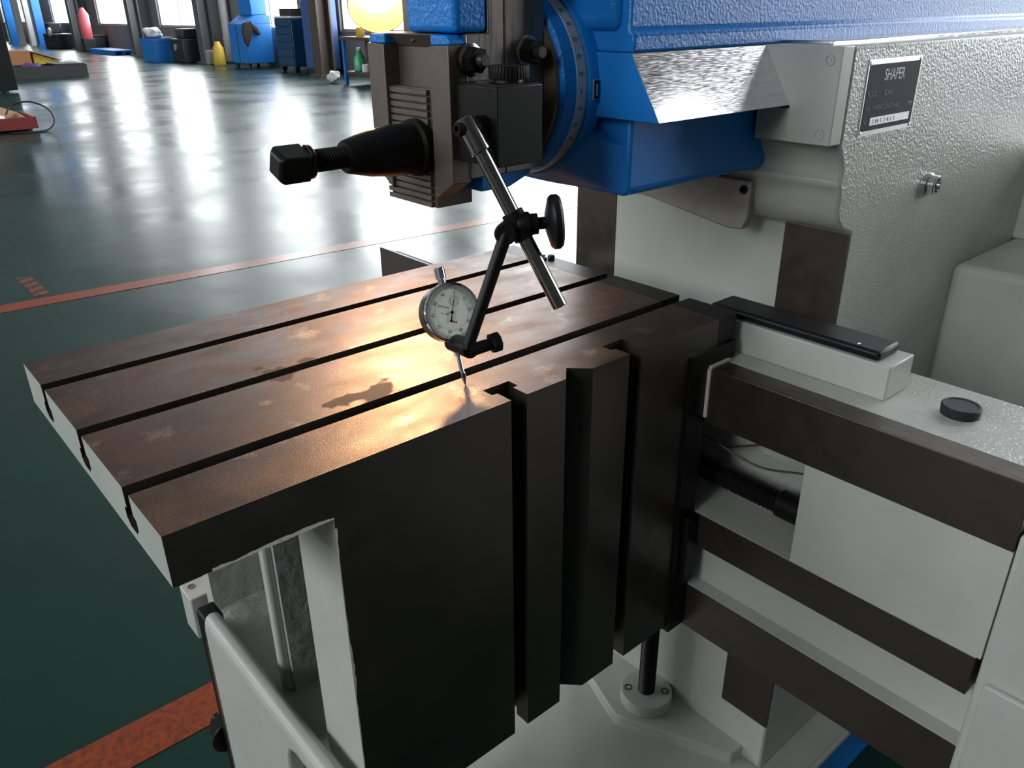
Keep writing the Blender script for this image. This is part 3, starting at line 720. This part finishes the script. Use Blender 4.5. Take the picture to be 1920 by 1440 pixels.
build(MB().lathe([(0, 0), (0, .0105), (.0145, .0105), (.0160, .0092), (.0160, .0070), (.0152, .0066), (.0152, 0)], R2a - jd * .009, jd, 32), 'joint_disc', 'black_oxide', MS)
build(MB().cyl(XC, R2a, .0085, n=24), 'joint_pin', 'black_oxide', MS)
build(MB().cyl(R2a, R2b, .0064, .0058, n=32), 'arm', 'black_oxide', MS, label='blackened steel arm')
# small clamp that grips the gauge stem
build(MB().cyl((.3145, .038, .0462), (.3226, .079, .0395), .0092, n=28, ch=.001), 'stem_clamp', 'black_oxide', MS)
build(MB().cyl((.3125, .040, .0440), (.3370, .034, .0475), .0062, n=24), 'clamp_lug', 'black_oxide', MS)
lg = MB(); lg.lathe([(0, 0), (0, .0090), (.0012, .0102), (.0085, .0102), (.0098, .0088), (.0098, 0)], (.3355, .0343, .0473), Vector((.0245, -.006, .0035)), 8)
build(lg, 'clamp_nut', 'black_oxide', MS, smooth=20)

# ================================================================== DIAL GAUGE
T = Vector((.3205, .0569, 0.0002)); CAP = Vector((.3262, .1000, .1090)); u = (CAP - T).normalized()
nrm = Vector((-.20, -.93, .30)); nrm = (nrm - u * nrm.dot(u)).normalized(); rgt = u.cross(nrm)
DG = thing('dial_gauge', (T.x, T.y, TZ), 'round dial gauge with pale face and chrome cap touching the table top', 'dial gauge')
Cc = T + u * .0735
body = build(MB().lathe([(-.012, 0), (-.012, .0265), (-.010, .0285), (.006, .0285), (.006, 0)], Cc, nrm, 72), 'gauge_body', 'steel_ground', DG)
build(MB().lathe([(.0045, .0285), (.0050, .0298), (.0085, .0298), (.0100, .0285), (.0100, .0268), (.0070, .0262)], Cc, nrm, 72), 'bezel', 'chrome', DG)
face = build(MB().lathe([(.0060, .0262), (.0066, .0262), (.0066, 0)], Cc, nrm, 64), 'dial_face', 'dial_face', DG)
tk = MB(); ROT = math.radians(20)
for k in range(100):
    a = 2 * pi * k / 100 + ROT; l = .0040 if k % 10 == 0 else (.0034 if k % 5 == 0 else .0025); w = .00016
    e = rgt * math.sin(a) + u * math.cos(a); t = rgt * math.cos(a) - u * math.sin(a)
    p = Cc + nrm * .00665; r1 = .0255; q = [p + e * (r1 - l) - t * w, p + e * (r1 - l) + t * w, p + e * r1 + t * w, p + e * r1 - t * w]
    tk.add([*q, *[v + nrm * .0001 for v in q]], [(0, 1, 2, 3), (7, 6, 5, 4), (0, 4, 5, 1), (1, 5, 6, 2), (2, 6, 7, 3), (3, 7, 4, 0)])
g = build(tk, 'graduations', 'dial_print', face, smooth=0); g['kind'] = 'stuff'
ud = (u * math.cos(ROT) + rgt * math.sin(ROT)).normalized(); rd = (rgt * math.cos(ROT) - u * math.sin(ROT)).normalized()
def gp(a, b, c): return Cc + rd * a + ud * b + nrm * c      # on the dial, which is turned in its bezel
# numerals upright with the dial
ROT2 = ROT
for k in range(10):
    a = 2 * pi * k / 10 + ROT; e = rgt * math.sin(a) + u * math.cos(a)
    t = rgt * math.cos(a) - u * math.sin(a)
    if math.cos(a) < -.2: t, up_ = -t, -e
    else: up_ = e
    text('numeral', '0' if k == 0 else str(k * 10), .0042, 'dial_print', face, Cc + nrm * .00668 + e * .0193 - up_ * .0015, t, up_, ext=.00005, align='CENTER')
text('lettering', '0.01mm', .0036, 'dial_print', face, gp(-.0150, .0030, .00668), rd, ud, ext=.00005)
text('lettering', '0 - 10', .0030, 'dial_print', face, gp(-.011, -.0035, .00668), rd, ud, ext=.00005)
def circ(c, r0, r1): return MB().lathe([(0, r0), (.0001, r0), (.0001, r1), (0, r1)], c, nrm, 48)
build(circ(gp(.001, .0115, .00665), .0046, .0049), 'sub_dial', 'dial_print', face, smooth=0)
build(circ(gp(0, 0, .00662), .0170, .0171), 'inner_ring', 'dial_print', face, smooth=0)
for k in range(10):
    a = 2 * pi * k / 10; c0 = gp(.001, .0115, .00668) + (rgt * math.sin(a) + u * math.cos(a)) * .0037
    build(MB().cyl(c0, c0 + nrm * .0001, .00028, n=8), 'sub_tick', 'dial_print', face, smooth=0)
for k in range(3): build(MB().add([gp(.0005 + k * .0022, -.0098, .00668), gp(.0022 + k * .0022, -.0098, .00668), gp(.0026 + k * .0022, -.0080, .00668), gp(.0010 + k * .0022, -.0080, .00668)], [(0, 1, 2, 3)]), 'red_mark', 'dial_red', face, smooth=0)
ha = math.radians(-21)
e = rgt * math.sin(-ha) + u * math.cos(ha); t = rgt * math.cos(ha) + u * math.sin(ha) * -1
hn = MB(); q = [Cc + nrm * .0078 - e * .0085 - t * .0010, Cc + nrm * .0078 - e * .0085 + t * .0010, Cc + nrm * .0078 + t * .0006, Cc + nrm * .0078 + e * .023 + t * .0001, Cc + nrm * .0078 + e * .023 - t * .0001, Cc + nrm * .0078 - t * .0006]
hn.add([*q, *[v + nrm * .0003 for v in q]], [(0, 1, 2, 3, 4, 5), (11, 10, 9, 8, 7, 6)] + [(i, 6 + i, 6 + (i + 1) % 6, (i + 1) % 6) for i in range(6)])
hn.cyl(Cc + nrm * .0066, Cc + nrm * .0085, .0015, n=20)
hn.cyl(Cc + nrm * .0077 - e * .0085, Cc + nrm * .0082 - e * .0085, .0013, n=16)
build(hn, 'needle', 'black_oxide', DG)
c1 = gp(.001, .0115, .0070); e1 = (rgt * .55 + u * .83).normalized(); t1 = (rgt * .83 - u * .55)
build(MB().add([c1 - e1 * .0025 - t1 * .0004, c1 - e1 * .0025 + t1 * .0004, c1 + e1 * .0038, c1 - e1 * .0025 - t1 * .0004 + nrm * .0002, c1 - e1 * .0025 + t1 * .0004 + nrm * .0002, c1 + e1 * .0038 + nrm * .0002], [(0, 1, 2), (5, 4, 3), (0, 3, 4, 1), (1, 4, 5, 2), (2, 5, 3, 0)]), 'small_needle', 'black_oxide', DG, smooth=0)
sb = -.001
def sp_(t): return T + u * t + nrm * sb
build(MB().lathe([(.098, .0042), (.1075, .0042), (.108, .0054), (.1180, .0054), (.1190, .0046), (.1190, 0)], sp_(0), u, 28), 'cap', 'chrome', DG)
build(MB().lathe([(.030, 0), (.030, .0040), (.048, .0040), (.048, 0)], sp_(0), u, 24), 'stem', 'chrome', DG)
build(MB().lathe([(.012, 0), (.012, .0024), (.032, .0024), (.032, 0)], sp_(0), u, 20), 'plunger', 'chrome', DG)
build(MB().lathe([(0, 0), (.0004, .0007), (.006, .0018), (.0095, .0030), (.0125, .0030), (.0125, 0)], T, u, 20), 'contact_point', 'rod_steel', DG)

# ================================================================== WORK LAMP (far side of the ram)
LC = Vector((.602, .616, .357)); ld = (Vector((.30, .13, 0)) - LC).normalized()
WL = thing('work_lamp', (LC.x, LC.y, TZ + LC.z), 'lit round machine work lamp shining warm light on the table', 'lamp')
build(MB().lathe([(.018, .0420), (.022, .0430), (.0225, .0440), (.016, .0450), (-.010, .042), (-.050, .028), (-.075, .022), (-.078, .016), (-.078, 0)], LC, ld, 56), 'lamp_shell', 'lamp_shell', WL)
build(MB().lathe([(.018, .0420), (-.004, .0335), (-.010, .032)], LC, ld, 56), 'reflector', 'lamp_shell', WL)
build(MB().lathe([(-.010, .032), (-.004, .028), (.004, .017), (.006, 0)], LC, ld, 40), 'bulb', 'lamp_glow', WL)
tail = LC - ld * .075
build(MB().tube(smooth_path([tail, tail + Vector((.03, .02, .05)), tail + Vector((.02, -.10, .16)), Vector((.70, .40, .47)), Vector((.72, .345, .42))]), .009, 12), 'gooseneck', 'black_matt', WL)
ld_ = bpy.data.lights.new('work_lamp_light', 'SPOT'); ld_.energy = LAMP_WATT; ld_.color = (1.0, 0.60, 0.27); ld_.spot_size = math.radians(84); ld_.spot_blend = 0.8; ld_.shadow_soft_size = 0.026
lo = bpy.data.objects.new('work_lamp_light', ld_); link(lo, WL)
lo.location = ld * .03
lo.rotation_euler = ld.to_track_quat('-Z', 'Y').to_euler()

# small black chips left at the end of a slot
for (x, y, s) in ((.6905, .3250, .006), (.6890, .3500, .0045), (.6800, .3275, .0035)):
    o = build(MB().lathe([(0, 0), (0, s * .8), (s * .3, s), (s * .9, s * .8), (s, 0)], (x, y, 0.0), (0, 0, 1), 7), 'steel_chip', 'black_matt', origin=(x, y, TZ), smooth=0)
    tag(o, 'tiny black steel chip lying at the far end of a table slot', 'chip', 'steel chips on the table')
ZOFF = 0.0

# ================================================================== THINGS ON THE FLOOR, LEFT
def simple(name, mb, m, loc, label, cat, **k):
    return tag(build(mb, name, m, origin=loc, **k), label, cat)
# red tray with cardboard, cloth and cable
rt = thing('red_tray', (1.75, 11.7, 0), 'dark red steel tray standing on the green floor', 'tray')
mb = MB().box(1.2, 2.24, 11.28, 12.10, .03, .06)
mb.box(1.2, 2.24, 11.28, 11.31, .06, .17).box(1.2, 2.24, 12.07, 12.10, .06, .17).box(1.2, 1.23, 11.31, 12.07, .06, .17).box(2.21, 2.24, 11.31, 12.07, .06, .17)
build(mb, 'tray_pan', 'red_tray', rt, smooth=0)
for a, b in ((1.25, 11.33), (2.15, 11.33), (1.25, 12.0), (2.15, 12.0)): build(MB().cyl((a, b, 0), (a, b, .035), .03, n=14), 'foot', 'black_matt', rt)
bx = MB().box(1.45, 2.19, 11.55, 12.04, .061, .075)
bx.prism([(1.45, .075), (2.19, .075), (2.19, .16), (1.75, .36), (1.45, .40)], 'y', 12.02, 12.04)
bx.prism([(11.55, .075), (12.04, .075), (12.04, .16), (11.55, .14)], 'x', 2.17, 2.19)
simple('cardboard_box', bx, 'cardboard_light', (1.8, 11.8, .061), 'torn open light cardboard box lying in the red tray', 'box', smooth=0)
def blob(c, r, seed, squash=(1, 1, .5), rough=.25, n=3):
    rnd = random.Random(seed); bm = bmesh.new(); bmesh.ops.create_icosphere(bm, subdivisions=n, radius=1)
    ph = [(rnd.uniform(1.5, 5), rnd.uniform(0, 6), Vector((rnd.uniform(-1, 1), rnd.uniform(-1, 1), rnd.uniform(-1, 1)))) for _ in range(7)]
    mb = MB(); V = []
    for v in bm.verts:
        k = 1 + rough * sum(math.sin(a * v.co.dot(d) * 2 + b) for a, b, d in ph) / 3
        V.append((c[0] + v.co.x * k * r * squash[0], c[1] + v.co.y * k * r * squash[1], max(c[2] + v.co.z * k * r * squash[2], c[2] - r * squash[2] * .8)))
    mb.add(V, [tuple(v.index for v in f.verts) for f in bm.faces]); bm.free(); return mb
simple('rag', blob((1.62, 11.43, .14), .19, 3, (1.5, .45, .42)), 'cloth_white', (1.62, 11.43, .06), 'crumpled off-white rag in the red tray', 'rag')
simple('red_rag', blob((1.66, 11.80, .26), .14, 8, (1.1, .8, .9)), 'cloth_red', (1.66, 11.80, .1), 'bright red rag on the torn cardboard box', 'rag')
simple('cable', MB().tube(smooth_path([(1.95, 11.45, .20), (2.05, 11.5, .30), (2.25, 11.45, .33), (2.40, 11.30, .24), (2.42, 11.22, .10), (2.30, 11.14, .015), (2.05, 11.12, .012), (1.9, 11.15, .012)], 10), .011, 8), 'black_matt', (2.1, 11.2, 0), 'thin black cable looping over the end of the red tray', 'cable')
# black upright board
bb = thing('black_board', (2.6, 17.6, 0), 'tall matt black upright board standing on the floor', 'board')
build(MB().box(1.6, 3.32, 17.58, 17.66, .03, 1.27), 'panel', 'plate_black', bb, bevel=.01)
for x in (1.8, 3.1): build(MB().box(x - .03, x + .03, 17.40, 17.84, 0, .035), 'foot', 'black_matt', bb)
# black tool case with things in it
tc_ = thing('black_tool_case', (4.8, 21.4, 0), 'long flat black open tool case lying on the floor', 'tool case')
mb = MB().box(3.95, 5.48, 20.98, 21.85, 0.0, .03).box(3.95, 5.48, 20.98, 21.01, .03, .25).box(3.95, 5.48, 21.82, 21.85, .03, .25).box(3.95, 3.98, 21.01, 21.82, .03, .25).box(5.45, 5.48, 21.01, 21.82, .03, .25)
build(mb, 'case_shell', 'dark_machine', tc_, smooth=0)
build(MB().box(4.82, 5.45, 21.0, 21.83, .25, .28), 'lid', 'dark_machine', tc_, bevel=.006)
simple('white_carton', MB().box(4.2, 4.52, 21.06, 21.25, .031, .20), 'plastic_white', (4.36, 21.15, .03), 'small white carton inside the black tool case', 'carton', bevel=.006)
simple('purple_bag', blob((4.45, 21.52, .17), .14, 5, (1.3, .9, .9)), 'purple_plastic', (4.6, 21.55, .03), 'crumpled purple plastic bag inside the black tool case', 'bag')
simple('red_bag', blob((4.74, 21.2, .15), .08, 9, (.8, .8, 1.2)), 'cloth_red', (4.7, 21.2, .05), 'small red packet inside the black tool case', 'packet')
cbx = thing('cardboard_carton', (4.8, 24.6, 0), 'open orange-brown cardboard carton standing behind the black tool case', 'box')
build(MB().box(4.40, 5.05, 24.25, 24.95, 0, .46), 'carton_body', 'cardboard', cbx, smooth=0)
build(MB().prism([(5.05, .44), (5.75, .20), (5.75, .22), (5.05, .46)], 'y', 24.25, 24.95), 'flap', 'cardboard', cbx, smooth=0)
simple('wooden_box', MB().prism([(5.12, 0), (5.72, 0), (5.72, .19), (5.12, .40)], 'y', 24.35, 24.85), 'yellow_paint', (5.4, 24.6, 0), 'yellow ochre wedge-shaped box under the carton flap', 'box', bevel=.01)
simple('white_roll', blob((6.0, 24.3, .10), .12, 2, (1.6, .8, .8)), 'cloth_white', (6.0, 24.3, 0), 'white crumpled wrapping lying beside the carton', 'wrapping')
simple('white_bundle', blob((4.2, 24.4, .17), .17, 6, (.7, .8, 1.0)), 'cloth_white', (4.2, 24.4, 0), 'white bundle leaning on the orange-brown carton', 'bundle')
simple('floor_nut', MB().lathe([(0, 0), (0, .02), (.02, .02), (.02, 0)], (3.75, 3.0, 0), (0, 0, 1), 6), 'black_matt', (3.75, 3.0, 0), 'small black nut lying on the bright floor behind the table', 'nut', smooth=0)

# ================================================================== THINGS ALONG THE WINDOW WALL
# blue machine tool with a tower
bmx = thing('blue_machine', (9.3, 20.5, 0), 'bright blue cabinet machine with a narrow tower beside the window', 'machine')
build(MB().box(8.97, 9.70, 20.06, 20.98, .12, 1.02), 'cabinet', 'machine_blue', bmx, bevel=.02)
build(MB().prism([(8.97, 1.02), (9.70, 1.02), (9.70, 1.22), (9.30, 1.22)], 'y', 20.06, 20.98), 'sloped_top', 'machine_blue', bmx, bevel=.01)
build(MB().box(9.28, 9.70, 20.20, 20.90, 1.22, 2.1), 'tower', 'machine_blue', bmx, bevel=.02)
build(MB().box(8.962, 8.972, 20.50, 20.52, .14, 1.0), 'door_gap', 'dark_machine', bmx, smooth=0)
for a, b in ((9.05, 20.15), (9.6, 20.15), (9.05, 20.88), (9.6, 20.88)): build(MB().cyl((a, b, 0), (a, b, .13), .04, n=12), 'foot', 'black_matt', bmx)
gl = MB()
gl.prism([(8.95, 1.06), (9.18, 1.10), (9.20, .92), (9.12, .70), (9.02, .52), (8.93, .60), (8.90, .85)], 'y', 19.99, 20.055)
gl.prism([(9.12, 1.06), (9.30, .96), (9.38, .80), (9.32, .76), (9.2, .90)], 'y', 19.98, 20.05)
simple('work_coat', gl, 'cloth_dark', (9.1, 20.0, .5), 'dark work jacket hanging on the blue cabinet machine', 'jacket', bevel=.02)
# navy tool chest with drawers
ch = thing('tool_chest', (9.4, 18.5, 0), 'navy blue roller tool chest with several drawers', 'tool chest')
build(MB().box(9.22, 9.72, 18.02, 18.86, .12, 1.16), 'chest_body', 'chest_navy', ch, bevel=.015)
d0 = build(MB().box(9.195, 9.222, 18.06, 18.82, .16, .315), 'drawer', 'chest_navy', ch, bevel=.008)
for k in range(1, 6): copy_obj(d0, ch, (0, 0, k * .165))
build(MB().box(9.20, 9.72, 18.02, 18.86, 1.16, 1.20), 'tray_top', 'plastic_white', ch, bevel=.01)
for a, b in ((9.3, 18.12), (9.64, 18.12), (9.3, 18.76), (9.64, 18.76)): build(MB().cyl((a, b - .02, .06), (a, b + .02, .06), .06, n=16), 'caster', 'black_matt', ch)
simple('parts_box', MB().box(9.30, 9.62, 18.15, 18.72, 1.201, 1.36), 'dark_machine', (9.46, 18.4, 1.2), 'dark box with white markings on top of the navy tool chest', 'box', bevel=.01)
# lockers
lk = thing('blue_locker', (9.6, 17.2, 0), 'tall slate blue steel locker behind the brown pillar', 'locker')
build(MB().box(9.35, 9.80, 16.95, 17.72, .10, 1.55), 'locker_body', 'locker_blue', lk, bevel=.01)
for k in range(2): build(MB().box(9.335, 9.352, 16.98 + k * .37, 17.33 + k * .37, .14, 1.51), 'door', 'locker_blue', lk, bevel=.004)
build(MB().box(9.37, 9.78, 16.97, 17.70, 0, .10), 'plinth', 'dark_machine', lk, smooth=0)
# workbench
wb = thing('workbench', (8.9, 14.0, 0), 'cluttered steel workbench with blue legs and brown shelves', 'workbench')
for a, b in ((8.43, 14.36), (9.3, 14.36), (8.43, 12.7), (9.3, 12.7)): build(MB().box(a - .03, a + .03, b - .03, b + .03, 0, .80), 'leg', 'machine_blue', wb, smooth=0)
build(MB().box(8.38, 9.35, 12.6, 14.44, .80, .86), 'bench_top', 'bench_brown', wb, bevel=.006)
build(MB().box(8.42, 9.31, 12.65, 14.40, .20, .24), 'lower_shelf', 'bench_brown', wb, smooth=0)
build(MB().box(8.9, 8.94, 12.68, 14.36, .24, .80), 'back_panel', 'bench_brown', wb, smooth=0)
bo = thing('green_bottle', (8.60, 14.10, .2405), 'green plastic bottle on the lower shelf of the workbench', 'bottle')
build(MB().lathe([(0, 0), (0, .10), (.02, .115), (.22, .11), (.34, .05), (.38, .04), (.38, 0)], (8.60, 14.10, .2405), (0, 0, 1), 24), 'bottle_body', 'bottle_green', bo)
build(MB().cyl((8.60, 14.10, .6205), (8.60, 14.10, .67), .045, n=18), 'bottle_cap', 'plastic_white', bo)
items = [('tin', 8.6, 14.0, .861, .08, .16, 'yellow_paint', 'yellow tin on top of the workbench'), ('jar', 8.7, 13.7, .861, .07, .13, 'cloth_red', 'red jar on top of the workbench'),
         ('tin', 8.6, 13.45, .861, .09, .12, 'plastic_white', 'white tin on top of the workbench'), ('tin', 8.55, 13.8, .241, .08, .14, 'plastic_white', 'white tin on the lower workbench shelf'),
         ('jar', 8.6, 13.5, .241, .09, .18, 'cloth_red', 'red jar on the lower workbench shelf')]
for nm, x, y, z, r, h, m, lb in items:
    simple(nm, MB().lathe([(0, 0), (0, r * .95), (.01, r), (h - .02, r), (h - .01, r * .9), (h, r * .9), (h, 0)], (x, y, z), (0, 0, 1), 20), m, (x, y, z), lb, nm)
simple('floor_bag', blob((8.36, 14.75, .12), .13, 14, (.9, 1.0, .9)), 'cloth_white', (8.36, 14.75, 0), 'small white bag on the floor beside the workbench', 'bag')
# bin with cloth
bn = thing('blue_bin', (8.75, 25.6, 0), 'blue open plastic bin standing by the window wall', 'bin')
mb = MB().box(8.45, 9.05, 25.1, 26.2, 0, .03)
for q in ((8.45, 8.48, 25.1, 26.2), (9.02, 9.05, 25.1, 26.2), (8.48, 9.02, 25.1, 25.13), (8.48, 9.02, 26.17, 26.2)): mb.box(*q, .03, .60)
build(mb, 'bin_shell', 'machine_blue', bn, smooth=0)
build(MB().box(8.43, 9.07, 25.08, 25.11, .54, .62).box(8.43, 8.46, 25.11, 26.2, .54, .62), 'bin_rim', 'machine_blue', bn, smooth=0)
simple('white_cloth', blob((8.72, 25.75, .76), .26, 21, (.95, 1.3, .55)), 'cloth_white', (8.72, 25.7, .5), 'white cloth heaped over the blue bin', 'cloth')
dm = thing('dark_machine', (9.1, 24.3, 0), 'low dark grey machine between the blue bin and the pillar', 'machine')
build(MB().box(8.85, 9.5, 23.95, 24.9, 0, .62), 'machine_body', 'dark_machine', dm, bevel=.03)
build(MB().box(8.95, 9.4, 24.1, 24.7, .62, .88), 'machine_head', 'dark_machine', dm, bevel=.04)
build(MB().cyl((8.85, 24.45, .40), (8.80, 24.45, .40), .09, n=20), 'hand_wheel', 'pipe_grey', dm)
yb = thing('yellow_pump', (9.3, 22.6, 0), 'small yellow pump at the foot of the grey downpipe', 'pump')
build(MB().lathe([(0, 0), (0, .15), (.06, .16), (.42, .14), (.50, .09), (.58, .07), (.58, 0)], (9.25, 22.5, 0), (0, 0, 1), 24), 'pump_body', 'yellow_paint', yb)
build(MB().box(9.05, 9.25, 22.75, 22.95, 0, .36), 'pump_box', 'pipe_grey', yb, bevel=.02)
for x, y, lb in ((9.72, 22.9, 'grey downpipe on the wall above the small yellow pump'), (9.72, 37.0, 'grey downpipe on the wall beyond the red gas cylinder')):
    dp = thing('downpipe', (x, y, 0), lb, 'pipe')
    build(MB().cyl((x, y, .05), (x, y, 7.5), .11, n=20), 'pipe', 'pipe_grey', dp)
    for z in (.6, 2.2, 4.0): build(MB().cyl((x, y, z), (x, y, z + .07), .13, n=20), 'pipe_clip', 'pipe_grey', dp)
gc = thing('gas_cylinder', (9.1, 34.0, 0), 'pinkish red gas cylinder standing on a dark stand', 'gas cylinder')
build(MB().lathe([(.45, 0), (.45, .17), (.50, .19), (1.25, .19), (1.40, .10), (1.48, .06), (1.48, 0)], (9.1, 34.0, 0), (0, 0, 1), 28), 'cylinder', 'pink_red', gc)
build(MB().box(8.9, 9.3, 33.8, 34.2, 0, .45), 'stand', 'dark_machine', gc, bevel=.02)
pt = thing('blue_pallet', (9.15, 31.6, 0), 'flat blue plastic pallet lying by the window wall', 'pallet')
for k in range(5): build(MB().box(8.8, 9.5, 30.3 + k * .56, 30.76 + k * .56, .10, .15), 'slat', 'machine_blue', pt, smooth=0)
for x in (8.83, 9.12, 9.41): build(MB().box(x, x + .07, 30.3, 33.0, 0, .10), 'runner', 'machine_blue', pt, smooth=0)
lt = thing('bench_lathe', (9.2, 38.5, 0), 'dark machine with handwheels under the distant window', 'machine')
build(MB().box(8.9, 9.6, 37.5, 39.6, 0, .55), 'bed', 'dark_machine', lt, bevel=.03)
build(MB().box(9.0, 9.5, 38.9, 39.5, .55, .95), 'headstock', 'dark_machine', lt, bevel=.05)
build(MB().cyl((8.9, 38.2, .62), (8.82, 38.2, .62), .16, n=24), 'hand_wheel', 'plastic_white', lt)
for k, (y, h) in enumerate(((34.9, .5), (27.6, .55))):
    simple('dark_crate', MB().box(9.35, 9.8, y - .6, y + .6, 0, h).box(9.33, 9.82, y - .62, y + .62, h, h + .05), 'dark_machine', (9.5, y, 0), ('dark crate against the wall behind the red gas cylinder', 'dark crate against the wall beside the blue bin')[k], 'crate', bevel=.01)
# blue posts and white frames at the far end
for k, (x, y, m, lb) in enumerate(((9.0, 45.6, 'machine_blue', 'blue painted post beside the pale door frames'), (9.25, 41.4, 'machine_blue', 'dark blue painted post right of the pale door frames'))):
    simple('blue_post', MB().box(x - .16, x + .16, y - .16, y + .16, 0, HZ - .01).box(x - .24, x + .24, y - .24, y + .24, 0, .06), m, (x, y, 0), lb, 'post', smooth=0)
for x, y, w, lb in ((9.05, 44.2, .14, 'white upright of the tall door frame beside the blue post'), (9.05, 42.3, .16, 'pale blue upright of the tall door frame')):
    simple('door_upright', MB().box(x - .1, x + .1, y - w, y + w, 0, 6.0).box(x - .14, x + .14, y - w - .04, y + w + .04, 0, .05), 'plastic_white', (x, y, 0), lb, 'door frame', smooth=0)
simple('control_box', MB().box(9.0, 9.4, 47.0, 47.8, .9, 1.6).box(9.1, 9.3, 47.3, 47.5, 0, .9), 'wall_light', (9.2, 47.4, 0), 'grey control box on a stand near the far wall', 'control box', bevel=.02)
